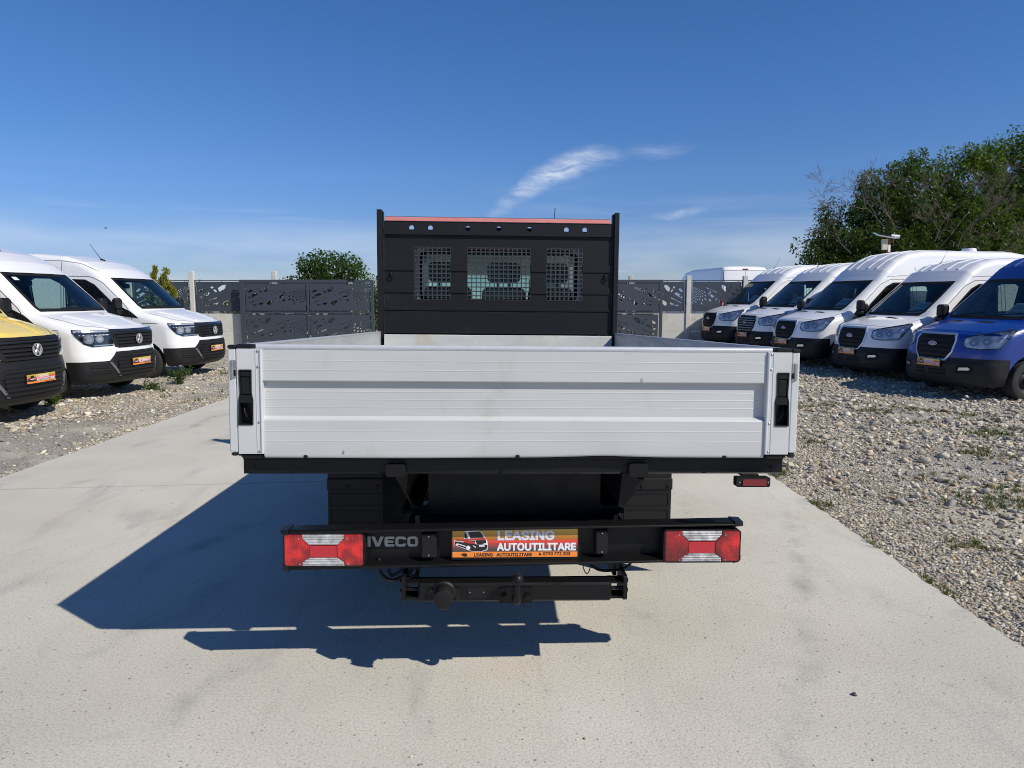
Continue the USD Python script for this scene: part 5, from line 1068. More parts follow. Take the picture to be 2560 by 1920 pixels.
def ford_van(name, label, loc, rotz, roof='H2', paint='white_paint', bars=False, group=None, extra_z=None, vent=False):
    s, body, lining, bump = van_bodies('ford' + roof, ford_outline(roof), FORD_HALF, FORD_NOSE, FORD_BUMP, FORD_WS, FORD_SIDE, 0.06)
    t = thing(name, label, 'van', loc, rotz, group)
    bo = obj('body', body, M[paint], t); obj('cab_lining', lining, M['interior'], t)
    bu = obj('bumper', bump, M['bumper_plastic'], t)
    van_common(t, s, paint, FORD_WS, FORD_SIDE, dx=0.06, rimlook='bumper_plastic')
    # grille: a six-sided frame
    gp = Polygon([(-0.28, 0.665), (0.28, 0.665), (0.385, 0.80), (0.41, 0.985), (0.365, 1.075), (-0.365, 1.075), (-0.41, 0.985), (-0.385, 0.80)]).buffer(0.015)
    gr = obj('grille', s.patch(gp, 0.0, 0.004, 0.02, 0.06), M['seam'], t)
    obj('chrome_frame', s.patch(gp.buffer(0.012).difference(gp.buffer(-0.014)), 0.0, 0.018, 0.03, 0.06), M['chrome' if not bars else 'black_plastic'], gr, smooth=40)
    for z in ((0.74, 0.82, 0.90, 0.985) if not bars else (0.72, 0.785, 0.85, 0.915, 0.98, 1.035)):
        w = np.interp(z, [.665, .8, .985, 1.075], [.28, .38, .405, .36]) - 0.01
        obj('slat', s.patch(sbox(-w, z - 0.011, w, z + 0.011), 0.0, 0.016, 0.02, 0.08), M['black_plastic'] if not bars else M['rim'], gr)
    zb = 0.925; P, _ = s.cast(np.array([[1.5, 0, zb]]), np.array([-1.0, 0, 0]), 220, 3); xb = P[0][0] + 0.030
    el = shapely.affinity.scale(Point(0, 0).buffer(1, quad_segs=8), 0.092, 0.037)
    em = obj('emblem', at_front(el, xb - 0.012, 0, zb, 0.014), M['chrome'], t); obj('oval', at_front(shapely.affinity.scale(el, 0.88, 0.84), xb + 0.002, 0, zb, 0.002), look('emblem_blue', (0.012, 0.03, 0.16), 0.2, coat=1.0), em)
    obj('lettering', front_text('Ford', -0.055, 0.055, zb - 0.018, zb + 0.020, xb + 0.0045, slant=0.8, bold=False), M['white_print'], em)
    # head lamps, wrapped round the corner
    hp = Polygon([(0.520, 0.930), (0.560, 0.885), (0.72, 0.868), (1.00, 0.885), (1.04, 0.92), (1.195, 1.155), (1.185, 1.18), (0.90, 1.122), (0.63, 1.068), (0.535, 1.03)]).buffer(0.010)
    for q in (1, -1):
        hh = hp if q > 0 else sym(hp); az = q * math.radians(40)
        hl = obj('headlight', s.patch(hh, az, 0.003, 0.02, 0.06), M['headlight'], t, smooth=30)
        obj('trim', s.patch(hh.buffer(0.006).difference(hh.buffer(-0.012)), az, 0.008, 0.02, 0.06), M['headlight_dark'], hl)
        for cu, cz, rr in ((0.66, 0.965, 0.062), (0.84, 0.985, 0.062)):
            c = Point(q * cu, cz).buffer(rr, quad_segs=6); obj('lamp_bowl', s.patch(c, az, 0.008, 0.01, 0.05), M['bowl'], hl, smooth=30); obj('lamp_core', s.patch(Point(q * cu, cz).buffer(rr * .4, quad_segs=5), az, 0.012, 0.01, 0.05), M['headlight'], hl)
        obj('light_strip', s.patch(Polygon([(q * 0.965, 0.93), (q * 1.005, 0.93), (q * 1.12, 1.115), (q * 1.08, 1.11)]), az, 0.010, 0.01, 0.05), M['chrome'], hl)
        obj('lens', s.patch(hh.buffer(-0.006), az, 0.018, None, 0.08), M['lens_clear'], hl, smooth=30)
        fp = Polygon([(0.52, 0.50), (0.68, 0.512), (0.70, 0.535), (0.66, 0.56), (0.53, 0.548)]); fp = fp if q > 0 else sym(fp)
        obj('fog_lamp_recess', s.patch(fp.buffer(0.05), az * 0.7, 0.003, 0.01, 0.06), M['seam'], bu); fg = obj('fog_lamp', s.patch(fp, az * 0.7, 0.010, 0.02, 0.06), M['chrome'], t, smooth=30)
        # openings in the bonnet
        vp = Polygon([(-0.72, q * 0.16), (-0.80, q * 0.18), (-0.80, q * 0.50), (-0.73, q * 0.47)])
        vt = obj('bonnet_vent', s.patch(vp, off=0.003, thick=0.01, res=0.06, top=True), M['seam'], t)
        for k in range(3): obj('vent_bar', s.patch(Polygon([(-0.735, q * (.22 + k * .08)), (-0.735, q * (.235 + k * .08)), (-0.79, q * (.235 + k * .08)), (-0.79, q * (.22 + k * .08))]), off=0.006, thick=0.006, res=0.06, top=True), M['black_plastic'], vt)
        rb = lambda y: [(-2.05, y), (-5.6, y)]
        for y in (0.22, 0.52): obj('roof_rib', s.patch(sbox(-5.6, q * y - .03 if q > 0 else q * y - .03, -2.05, q * y + .03), off=0.014, thick=0.02, res=0.12, top=True), M[paint], bo, smooth=30)
        # shut lines
        F2 = lambda pts: [(-a if q > 0 else a, b) for a, b in pts]
        for pts in ([(-2.72, 0.46), (-2.72, 1.40), (-2.70, 2.02), (-2.56, 2.06), (-2.12, 2.05), (-1.88, 1.94), (-1.28, 1.38), (-1.18, 1.08)], [(-2.06, 2.12), (-2.4, 2.14), (-2.72, 2.14)], [(-2.80, 0.45), (-2.80, 2.35)]):
            l = s.line(F2(pts), q * PI / 2, 0.005)
            if l is not None: obj('shut_line', l, M['seam'], bo)
        obj('mirror_triangle', s.patch(Polygon(F2([(-1.10, 1.14), (-1.72, 1.26), (-1.58, 1.31), (-1.66, 1.48), (-1.32, 1.30)])), q * PI / 2, 0.008, 0.01, 0.08), M['black_plastic'], t)
        obj('side_moulding', s.patch(Polygon(F2([(-1.55, 0.62), (-4.25, 0.62), (-4.25, 0.74), (-1.55, 0.74)])), q * PI / 2, 0.016, 0.02, 0.15), M['bumper_plastic'], t)
        l = s.line([(-0.32, q * 0.80), (-0.60, q * 0.90), (-1.0, q * 0.90)], top=True); obj('shut_line', l, M['seam'], bo)
    l = s.line([(-0.7, 1.13), (-0.5, 1.135), (0, 1.145), (0.5, 1.135), (0.7, 1.13)], 0.0, 0.004); obj('shut_line', l, M['seam'], bo)
    ip = sbox(-0.40, 0.36, 0.40, 0.44); il = obj('air_inlet', s.patch(sbox(-0.34, 0.40, 0.34, 0.50), 0.0, 0.003, 0.01, 0.08), M['seam'], bu); obj('slat', s.patch(sbox(-0.33, .445, .33, .46), 0.0, .008, .01, .08), M['bumper_plastic'], il)
    obj('tow_cover', s.patch(sbox(-0.09, 0.41, 0.0, 0.50), 0.0, 0.010, 0.01, 0.06), M['bumper_plastic'], bu)
    van_plate(t, 0.024, 0.60, ('LEASING', 'AUTOUTILITARE'), van_fade_f)
    van_mirrors(t, -1.22, 1.34)
    for y0, y1 in ((-0.62, 0.05), (0.12, 0.74)):
        l = s.line([(y0, 1.385), (y1, 1.455)], 0.0, 0.010); obj('wiper', l, M['black_plastic'], t)
    antenna(t, s, -2.35, -0.30, (-0.22, -0.02, 0.36))
    if vent: 
        P, _ = s.cast(np.array([[-4.9, 0.1, 3.2]]), np.array([0, 0, -1.0]), 220, 2.9); obj('roof_ventilator', lathe([(.16, -.02), (.17, .05), (.15, .10), (0, .115)], P[0], (0, 0, 1), 20), M['white_paint'], t, smooth=35)
    return t, s

VW_WS = Polygon([(-0.80, 1.445), (0.80, 1.445), (0.82, 1.50), (0.79, 1.75), (0.745, 2.05), (-0.745, 2.05), (-0.79, 1.75), (-0.82, 1.50)])
VW_SIDE = [Polygon([(-1.70, 1.33), (-2.64, 1.37), (-2.66, 1.98), (-2.56, 2.03), (-2.24, 2.02), (-2.04, 1.92), (-1.62, 1.52), (-1.48, 1.34)])]
VW_BUMP = Polygon([(0.3, 0.1), (0.3, 0.62), (-0.62, 0.62), (-0.64, 0.1)])

def vw_van(name, label, loc, rotz, paint='white_paint', words=('LEASING', 'AUTOUTILITARE'), group=None, sticker=False, dark=False):
    s, body, lining, bump = van_bodies('vw' + ('d' if dark else ''), VW_OUT, VW_HALF, VW_NOSE, VW_BUMP if not dark else Polygon([(0.3, 0.1), (0.3, 0.87), (-0.12, 0.845), (-0.62, 0.74), (-0.64, 0.1)]), VW_WS, VW_SIDE, 0.0)
    t = thing(name, label, 'van', loc, rotz, group)
    bo = obj('body', body, M[paint], t); obj('cab_lining', lining, M['interior'], t); bu = obj('bumper', bump, M['bumper_plastic'], t)
    van_common(t, s, paint, VW_WS, VW_SIDE)
    ctr = Polygon([(-0.66, 0.60), (0.66, 0.60), (0.52, 0.765), (-0.52, 0.765)])
    obj('bumper_centre', s.patch(ctr, 0.0, 0.012, 0.03, 0.08), M['bumper_plastic'], bu, smooth=30)
    gp = Polygon([(-0.44, 0.825), (0.44, 0.825), (0.56, 1.055), (0.56, 1.115), (-0.56, 1.115), (-0.56, 1.055)])
    gr = obj('grille', s.patch(gp, 0.0, 0.003, 0.02, 0.06), M['seam'], t)
    for k, z in enumerate((0.85, 0.905, 0.96, 1.015, 1.065)):
        w = np.interp(z, [.825, 1.055, 1.115], [.44, .555, .555]); obj('slat', s.patch(sbox(-w, z - 0.015, w, z + 0.013), 0.0, 0.020, 0.02, 0.08), M['bumper_plastic'], gr)
    obj('grille_cap', s.patch(sbox(-0.57, 1.085, 0.57, 1.125), 0.0, 0.018, 0.03, 0.08), M['black_plastic' if dark else 'headlight_dark'], gr)
    zb = 0.958; P, _ = s.cast(np.array([[1.5, 0, zb]]), np.array([-1.0, 0, 0]), 220, 3); xb = P[0][0] + 0.034
    R_ = 0.088; bars = [LineString(p).buffer(0.0085, cap_style=2, join_style=2) for p in ([(-0.040, 0.072), (0.0, 0.004), (0.040, 0.072)], [(-0.074, 0.036), (-0.036, -0.062), (0.0, 0.0), (0.036, -0.062), (0.074, 0.036)])]
    em = obj('emblem', cat_(at_front(unary_union([emblem_ring(R_, 0.013)] + bars), xb, 0, zb, 0.008)), M['chrome'], t); obj('disc', at_front(Point(0, 0).buffer(R_ - .005), xb - 0.012, 0, zb, 0.012), look('emblem_dark_blue', (0.012, 0.02, 0.05), 0.2, coat=1.0), em)
    hp = Polygon([(0.50, 0.870), (0.83, 0.860), (0.95, 0.91), (1.085, 1.09), (1.08, 1.135), (0.82, 1.122), (0.52, 1.110)]).buffer(0.006)
    for q in (1, -1):
        az = q * math.radians(38); hh = hp if q > 0 else sym(hp)
        hl = obj('headlight', s.patch(hh, az, 0.003, 0.02, 0.06), M['headlight_dark'], t, smooth=30)
        for cu, cz, rr in ((0.71, 0.985, 0.062), (0.87, 0.985, 0.078)):
            obj('lamp_bowl', s.patch(Point(q * cu, cz).buffer(rr, quad_segs=6), az, 0.010, 0.01, 0.05), M['bowl'], hl, smooth=30); obj('lamp_core', s.patch(Point(q * cu, cz).buffer(rr * .55, quad_segs=5), az, 0.014, 0.01, 0.05), M['chrome'], hl)
        obj('chrome_strip', s.patch(Polygon([(q * 0.52, 1.085), (q * 1.05, 1.102), (q * 1.07, 1.126), (q * 0.52, 1.106)]), az, 0.010, 0.01, 0.06), M['chrome'], hl)
        obj('chrome_strip', s.patch(Polygon([(q * 0.50, 0.878), (q * 0.80, 0.870), (q * 0.80, 0.885), (q * 0.50, 0.892)]), az, 0.010, 0.01, 0.06), M['chrome'], hl)
        obj('lens', s.patch(hh.buffer(-0.004), az, 0.020, None, 0.08), M['lens_clear'], hl, smooth=30)
        wing = Polygon([(0.44, 0.825), (0.52, 0.850), (0.60, 1.09), (0.55, 1.10)]); wing = wing if q > 0 else sym(wing)
        obj('grille_wing', s.patch(wing, 0.0, 0.014, 0.02, 0.06), M['bumper_plastic'], gr)
        ip = Polygon([(0.60, 0.40), (0.92, 0.42), (0.95, 0.56), (0.68, 0.56)]); ip = ip if q > 0 else sym(ip)
        ai = obj('air_inlet', s.patch(ip, az * 0.6, 0.003, 0.01, 0.06), M['seam'], bu)
        for z in (.435, .48, .525): obj('slat', s.patch(sbox(*sorted((q * (.64 + (z - .42) * .5), q * .93))[:1], z - .012, *sorted((q * (.64 + (z - .42) * .5), q * .93))[1:], z + .010), az * 0.6, 0.009, 0.012, 0.08), M['bumper_plastic'], ai)
        obj('inlet_strut', s.patch(Polygon([(q * 0.46, 0.36), (q * 0.50, 0.36), (q * 0.66, 0.60), (q * 0.61, 0.60)]), 0.0, 0.020, 0.03, 0.06), look('grey_strut', (0.10, 0.105, 0.11), 0.4, var=.1), bu)
        F2 = lambda pts: [(-a if q > 0 else a, b) for a, b in pts]
        for pts in ([(-2.70, 0.46), (-2.70, 1.40), (-2.70, 2.06), (-2.56, 2.10), (-2.12, 2.09), (-1.88, 1.98), (-1.34, 1.46), (-1.20, 1.12)], [(-2.00, 2.20), (-2.35, 2.36), (-2.76, 2.42), (-5.7, 2.43)], [(-2.76, 0.45), (-2.76, 2.42)], [(-0.70, 1.13), (-1.22, 1.14)]):
            l = s.line(F2(pts), q * PI / 2, 0.006)
            if l is not None: obj('shut_line', l, M['seam'], bo)
        obj('mirror_triangle', s.patch(Polygon(F2([(-1.10, 1.24), (-1.60, 1.30), (-1.45, 1.35), (-1.56, 1.52), (-1.28, 1.38)])), q * PI / 2, 0.008, 0.01, 0.08), M['black_plastic'], t)
        obj('side_moulding', s.patch(Polygon(F2([(-1.55, 0.60), (-4.25, 0.60), (-4.25, 0.76), (-1.55, 0.76)])), q * PI / 2, 0.016, 0.02, 0.15), M['bumper_plastic'], t)
        l = s.line([(-0.18, q * 0.52), (-0.45, q * 0.80), (-0.95, q * 0.88)], top=True, r=.0045); obj('shut_line', l, M['seam'], bo)
        obj('bonnet_ridge', s.patch(Polygon([(-0.20, q * .30), (-.90, q * .46), (-.90, q * .62), (-.24, q * .44)]), off=0.016, thick=0.03, res=0.07, top=True), M[paint], bo, smooth=50)
    il = obj('air_inlet', s.patch(sbox(-0.50, 0.36, 0.50, 0.72), 0.0, 0.014, 0.03, 0.08), M['seam'], bu)
    for z in (0.395, 0.455, 0.515, 0.575, 0.635, 0.695): obj('slat', s.patch(sbox(-0.52, z - .018, .52, z + .016), 0.0, 0.022, 0.02, 0.1), M['bumper_plastic'], il)
    van_plate(t, 0.030, 0.575, words, van_fade_v)
    van_mirrors(t, -1.44, 1.41)
    for y0, y1 in ((-0.66, 0.02), (0.10, 0.72)):
        l = s.line([(y0, 1.455), (y1, 1.50)], 0.0, 0.010); obj('wiper', l, M['black_plastic'], t)
    antenna(t, s, -2.45, 0.0, (-0.30, 0.02, 0.36), True)
    if sticker: obj('sticker', s.patch(sbox(-0.66, 1.94, -0.58, 1.99), 0.0, 0.006, 0.004, 0.05), M['paper'], t, label='pale sticker in the top corner of the windscreen')
    return t, s
van_fade_f = plate_look('ford_plate_print', 0.60 - 0.058, 0.60 + 0.058); van_fade_v = plate_look('van_plate_print_b', 0.575 - 0.058, 0.575 + 0.058)

LA, RA = math.radians(-4), math.radians(180 + 10)
vw_van('panel_van', 'yellow panel van with black bumper cut by the left edge of the picture', (-6.42, 9.45, 0), LA, 'yellow_paint', dark=True)
vw_van('panel_van', 'white panel van with a REZERVAT plate, parked between the yellow van and another white one', (-6.47, 12.15, 0), LA, words=('REZERVAT',), sticker=True, group='white vans on the left')
vw_van('panel_van', 'white panel van farthest along the left row, next to the fence and thuja', (-6.52, 15.4, 0), LA, group='white vans on the left')
FORDS = [('blue panel van with chrome framed grille at the right edge', (7.27, 12.15, -0.05), 'H2', 'blue_paint', False, False, RA),
         ('white panel van with chrome framed grille standing directly beside the blue van', (7.07, 14.75, -0.05), 'H2', 'white_paint', False, False, RA),
         ('tall white panel van with a round roof ventilator, third from the right', (6.50, 16.9, 0.025), 'H3', 'white_paint', False, True, RA),
         ('white panel van whose grille has many horizontal grey bars', (6.32, 19.2, 0.07), 'H2', 'white_paint', True, False, RA),
         ('white panel van at the far end of the right row, nearest the fence', (6.00, 21.65, 0.12), 'H2', 'white_paint', False, False, RA)]
ford_things = []
for lab, loc, roof, paint, bars, vent, ra in FORDS:
    loc = (loc[0], loc[1], loc[2])
    if loc[1] == 21.65:
        ford_things.append((copy_of(ford_things[1][0], 'panel_van', lab, 'van', loc, ra, None), ford_things[1][1])); continue
    ford_things.append(ford_van('panel_van', lab, loc, ra, roof, paint, bars, vent=vent))
# price sheets lying behind the windscreens
for k, ((lab, loc, *_), where) in enumerate(zip(FORDS, ('blue van at the right edge', 'white van beside the blue van', 'tall white van with the roof ventilator', 'white van with the barred grille', 'farthest white van of the right row'))):
    ra = FORDS[k][6]; c, si = math.cos(ra), math.sin(ra)
    t = thing('price_sheet', f'white price sheet behind the windscreen of the {where}', 'sign', loc, ra)
    X = lambda u, v: (-1.12 - 0.29 * v, 0.26 + 0.38 * u, 1.38 + 0.235 * v)
    sh = trimesh.Trimesh(np.array([X(0, 0), X(1, 0), X(1, 1), X(0, 1), X(0, 0), X(1, 0), X(1, 1), X(0, 1)]) + np.r_[np.zeros((4, 3)), np.full((4, 3), (-.002, 0, -.002))], [[0, 1, 2], [0, 2, 3], [4, 6, 5], [4, 7, 6], [0, 4, 5], [0, 5, 1], [2, 6, 7], [2, 7, 3]], process=False)
    ps = obj('sheet', sh, M['paper'], t)
    for v in (0.15, 0.27, 0.39, 0.55, 0.67, 0.80):
        obj('printed_line', trimesh.Trimesh(np.array([X(.1, v), X(.85, v), X(.85, v + .05), X(.1, v + .05)]) + (.003, 0, .003), [[0, 1, 2], [0, 2, 3]], process=False), M['ink'], ps)
# ------------------------------------------------------------------ white van beyond the fence, seen from behind
def far_van():
    out = [(0.0, 0.4), (0.0, 0.8), (-0.02, 1.5), (-0.06, 2.3), (-0.12, 2.72), (-0.22, 2.79), (-3.2, 2.80), (-4.0, 2.70), (-4.35, 2.45), (-4.7, 2.1), (-5.3, 1.42), (-5.9, 1.1), (-6.1, .9), (-6.15, .4)]
    s = VanShape(out, [(0.2, .95), (.5, 1.0), (1.2, 1.02), (2.0, .96), (2.5, .91), (2.85, .86)], [(0.2, .05), (3, .05)], crown=.03, rear=0.4, step=.07)
    t = thing('panel_van', 'white high-roofed van beyond the fence, seen from behind with red roof brake light', 'van', (8.75, 26.4, 0.05), math.radians(-90 + 7))
    bo = obj('body', s.solid(), M['white_paint'], t, smooth=32)
    obj('brake_light', s.patch(sbox(-0.11, 2.655, 0.11, 2.70), 0.0, 0.012, 0.02, 0.05), M['lamp_dark_red'], t)
    obj('shut_line', s.line([(0, 0.6), (0, 2.62)], 0.0, 0.007), M['seam'], bo); obj('shut_line', s.line([(-0.84, 0.6), (-.84, 2.63), (.84, 2.63), (.84, .6)], 0.0, 0.007), M['seam'], bo)
    for q in (1, -1):
        obj('rear_window', s.patch(sbox(*sorted((q * .12, q * .76))[:1], 1.45, *sorted((q * .12, q * .76))[1:], 2.05), 0.0, 0.006, 0.01, 0.1), M['black_plastic'], t)
        obj('tail_lamp', s.patch(sbox(*sorted((q * .88, q * .97))[:1], 0.9, *sorted((q * .88, q * .97))[1:], 1.6), 0.0, 0.012, 0.02, 0.1), M['lamp_dark_red'], t)
        for ax in (-1.0, -5.0):
            m = tyre_shape((0, 0, 0), .35, .23); m.apply_transform(trimesh.transformations.rotation_matrix(PI / 2, (0, 0, 1))); m.apply_translation((ax, q * .92, .35)); obj('wheel', m, M['rubber'], t, smooth=35)
    obj('bumper', bx(-0.1, 0.06, -.98, .98, .40, .62, .04), M['bumper_plastic'], t)
far_van()

# ------------------------------------------------------------------ fence of precast posts, boards and laser-cut steel panels
def holes(w, h):
    """cut-outs of one panel: big facets at the left thinning into a fan of small lozenges at the right"""
    P = [[(373, 560), (425, 520), (450, 540), (400, 578)], [(505, 505), (525, 495), (545, 512), (522, 528)], [(538, 546), (556, 537), (580, 570), (565, 582)], [(590, 520), (640, 480), (680, 472), (692, 500), (640, 560), (605, 570)],
         [(412, 615), (480, 580), (518, 600), (450, 640)], [(375, 645), (400, 638), (412, 660), (392, 672)], [(415, 640), (450, 628), (440, 655)], [(390, 732), (480, 690), (484, 698), (396, 740)], [(488, 690), (570, 655), (573, 664), (492, 698)],
         [(760, 580), (840, 550), (843, 558), (766, 588)], [(858, 545), (875, 538), (877, 546), (862, 552)], [(890, 532), (950, 508), (953, 517), (895, 541)], [(435, 770), (470, 755), (487, 772), (450, 781)], [(490, 757), (500, 755), (514, 775), (506, 777)],
         [(520, 745), (592, 727), (575, 755), (548, 770)], [(638, 742), (660, 715), (720, 688), (730, 715), (690, 765), (652, 772)], [(748, 660), (762, 660), (787, 690), (772, 700)], [(805, 638), (865, 603), (882, 630), (838, 662)], [(885, 592), (905, 583), (914, 606), (896, 616)],
         [(855, 692), (888, 672), (905, 690), (872, 717)], [(700, 603), (708, 600), (710, 608), (703, 612)], [(860, 575), (884, 563), (892, 578), (868, 590)]]
    for i, deg in enumerate((158, 150, 142, 134, 126, 118, 110, 102, 95)):   # a fan of lozenges spreading from the upper right corner
        c, si = math.cos(math.radians(deg)), math.sin(math.radians(deg)); r = 34 + 5 * (i % 2)
        while r < (300 if deg > 120 else 262) * (0.86 if deg > 150 else 1.0):
            ln, wd = r * .17, r * .045
            if 500 + r * si < 742: P.append([(1208 + r * c, 484 + r * si), (1208 + (r + ln * .45) * c - wd * si, 484 + (r + ln * .45) * si + wd * c), (1208 + (r + ln) * c, 484 + (r + ln) * si), (1208 + (r + ln * .5) * c + wd * si, 484 + (r + ln * .5) * si - wd * c)])
            r *= 1.27
    return unary_union([Polygon([((x - 345) / 845 * w, h - (y - 430) / 430 * h) for x, y in q]).buffer(0) for q in P])
def cut_panel(w, h, flip=False):
    g = sbox(0, 0, w, h).difference(holes(w, h))
    if flip: g = shapely.affinity.scale(g, -1, 1, origin=(w / 2, 0))
    return g
FY = 22.9
def cp(name, g, x, y, z, parent, th=0.004, m='fence_steel'):
    e = ext(g, 'y', y - th / 2, y + th / 2); e.apply_translation((x, 0, z)); return obj(name, e, M[m], parent)
def fence(label, posts, flips, z_board=1.16, top=2.23, post_top=2.52):
    f = thing('fence', label, 'fence', (0, 0, 0))
    for x in posts:
        obj('post', bx(x - .075, x + .075, FY - .07, FY + .07, -0.3, post_top if x < -6 or x > 1 else 2.2, .012), M['concrete_post'], f)
    for i, (a, b) in enumerate(zip(posts[:-1], posts[1:])):
        a, b = a + .077, b - .077
        for k in range(2): obj('board', bx(a, b, FY - .03, FY + .03, -0.02 + k * .585, 0.56 + k * .585, .006), M['concrete_post'], f)
        fr = sbox(a + .0, z_board, b, top); ob = obj('panel_frame', ext(fr.difference(sbox(a + .03, z_board + .03, b - .03, top - .03)), 'y', FY - .02, FY + .02), M['fence_steel'], f)
        w, h = b - a - .10, top - z_board - .11; cp('cut_panel', cut_panel(w, h, flips), a + .05, FY - .01, z_board + .055, f)
        for x in np.linspace(a + .15, b - .15, 4):
            for z in (z_board + .045, top - .045): obj('clip', bx(x - .012, x + .012, FY - .012, FY - .004, z - .014, z + .014), M['fence_steel'], f)
    return f
fence('grey laser-cut fence on concrete boards left of the gate, behind the white vans and thuja', [-16.4, -14.4, -12.38, -10.36, -7.69, -5.25], False)
fence('grey laser-cut fence on concrete boards right of the gate, behind the right row of vans', [1.95, 3.85, 5.72, 7.55, 9.4, 11.3, 13.2], True, post_top=2.37)

def gate(label, x0, x1, flip, lamp_x):
    g = thing('gate', label, 'gate', (x0, FY - 0.24, 0)); w = x1 - x0; zt, zb, zm = 2.235, 0.12, 1.19
    H = lambda a, b, z0, z1, p=.004: bx(a, b, -.03, .03, z0, z1, p)
    obj('frame', cat_(H(0, w, zt - .09, zt), H(0, w, zb, zb + .08), H(0, .16, zb + .081, zt - .091), H(w - .10, w, zb + .081, zt - .091)), M['fence_steel'], g)
    xm = (0.16 + w - .10) / 2
    obj('mid_rail', H(0.161, w - .101, zm - .03, zm + .03), M['fence_steel'], g); obj('mid_stile', cat_(H(xm - .035, xm + .035, zm + .031, zt - .091), H(xm - .035, xm + .035, zb + .081, zm - .031)), M['fence_steel'], g)
    for a, b in ((.16, xm - .035), (xm + .035, w - .10)):
        for c, d in ((zb + .08, zm - .03), (zm + .03, zt - .09)):
            pw, ph = b - a - .06, d - c - .06; e = ext(cut_panel(pw, ph, flip), 'y', -.004, .0); e.apply_translation((a + .03, 0, c + .03)); obj('cut_panel', e, M['fence_steel'], g)
            for x in np.linspace(a + .2, b - .2, 4): obj('clip', bx(x - .012, x + .012, -.004, .004, d - .031, d + .002), M['fence_steel'], g)
    obj('guide_box', cat_(bx(lamp_x - .12, lamp_x + .12, -.06, .06, zt + .0, zt + .05, .01), bx(lamp_x - .09, lamp_x - .05, -.066, -.06, zt - .06, zt), bx(lamp_x + .05, lamp_x + .09, -.066, -.06, zt - .06, zt)), M['black_plastic'], g)
    return g
gate('grey steel gate leaf with laser-cut facets, left of the truck', -8.74, -4.44, False, 3.6)
gate('grey steel gate leaf with laser-cut facets, right of the truck headboard', 0.54, 4.84, True, 0.7)
# ------------------------------------------------------------------ trees and plants
def limbs(rg, p, d, length, r, depth, out, spread=0.6, up=0.15, taper=0.62, kids=(2, 3)):
    n = 4; pts = [p]; q = p.copy(); dd = d.copy()
    for k in range(n):
        dd = dd + rg.normal(size=3) * 0.16 + np.array([0, 0, up * 0.25]); dd /= np.linalg.norm(dd); q = q + dd * length / n; pts.append(q)
    out.append((np.array(pts), r, r * taper, depth))
    if depth <= 0: return
    for _ in range(rg.integers(kids[0], kids[1] + 1)):
        a = rg.normal(size=3); a -= dd * (a @ dd); a /= np.linalg.norm(a); nd = dd * math.cos(spread) + a * math.sin(spread) * rg.uniform(.6, 1.2); nd[2] += up; nd /= np.linalg.norm(nd)
        st = pts[rg.integers(2, n + 1)]; limbs(rg, np.array(st), nd, length * rg.uniform(.6, .85), r * taper * .8, depth - 1, out, spread, up, taper, kids)
def limb_mesh(L, minr=0.004):
    return cat_(*[tube(p, np.linspace(max(a, minr), max(b, minr * .7), len(p)), 6 if a > .05 else (4 if a > .015 else 3)) for p, a, b, _ in L])
def leaves(rg, centres, radii, count, size, droop=0.5, squash=1.0, hollow=0.35):
    """folded leaf blades spread through clumps; every blade is its own island"""
    C = np.repeat(centres, count, 0); Rr = np.repeat(radii, count); n = len(C)
    u = rg.normal(size=(n, 3)); u /= np.linalg.norm(u, axis=1, keepdims=True); rad = Rr * rg.uniform(hollow, 1.05, n) ** 0.6
    P = C + u * rad[:, None] * np.array([1, 1, squash])
    d = u * 0.6 + rg.normal(size=(n, 3)) * 0.7; d[:, 2] -= droop; d /= np.linalg.norm(d, axis=1, keepdims=True)
    s = np.cross(d, rg.normal(size=(n, 3)) * 0.6 + [0, 0, 1.0]); s /= np.maximum(np.linalg.norm(s, axis=1, keepdims=True), 1e-6); nrm = np.cross(s, d)
    ln = size * rg.uniform(.65, 1.3, n)[:, None]; w = ln * 0.27
    a, b = P, P + d * ln; l, r = P + d * ln * .45 + s * w + nrm * w * .4, P + d * ln * .45 - s * w + nrm * w * .4
    V = np.stack([a, r, b, l], 1).reshape(-1, 3); k = np.arange(n)[:, None] * 4
    return trimesh.Trimesh(V, np.vstack([k + [0, 1, 2], k + [0, 2, 3]]), process=False)
M['bark'] = look('bark', (0.10, 0.08, 0.06), 0.9, color2=(0.17, 0.145, 0.115), scale=12, bump=.4, bscale=30)
M['dead_wood'] = look('dead_wood', (0.095, 0.072, 0.055), 0.9, color2=(0.14, 0.11, 0.09), scale=8)
M['leaf_dark'] = leaf_look('leaves_dark', (0.055, 0.090, 0.016), (0.135, 0.190, 0.030), (0.32, 0.35, 0.08), .50)
M['leaf_mid'] = leaf_look('leaves_mid', (0.055, 0.10, 0.018), (0.125, 0.20, 0.032), (0.26, 0.31, 0.07), .50)
M['leaf_bright'] = leaf_look('leaves_bright', (0.07, 0.115, 0.018), (0.16, 0.22, 0.032), (0.34, 0.36, 0.07), .50)
M['leaf_thuja'] = leaf_look('thuja_sprays', (0.20, 0.20, 0.02), (0.40, 0.38, 0.035), (0.58, 0.52, 0.07), .3)

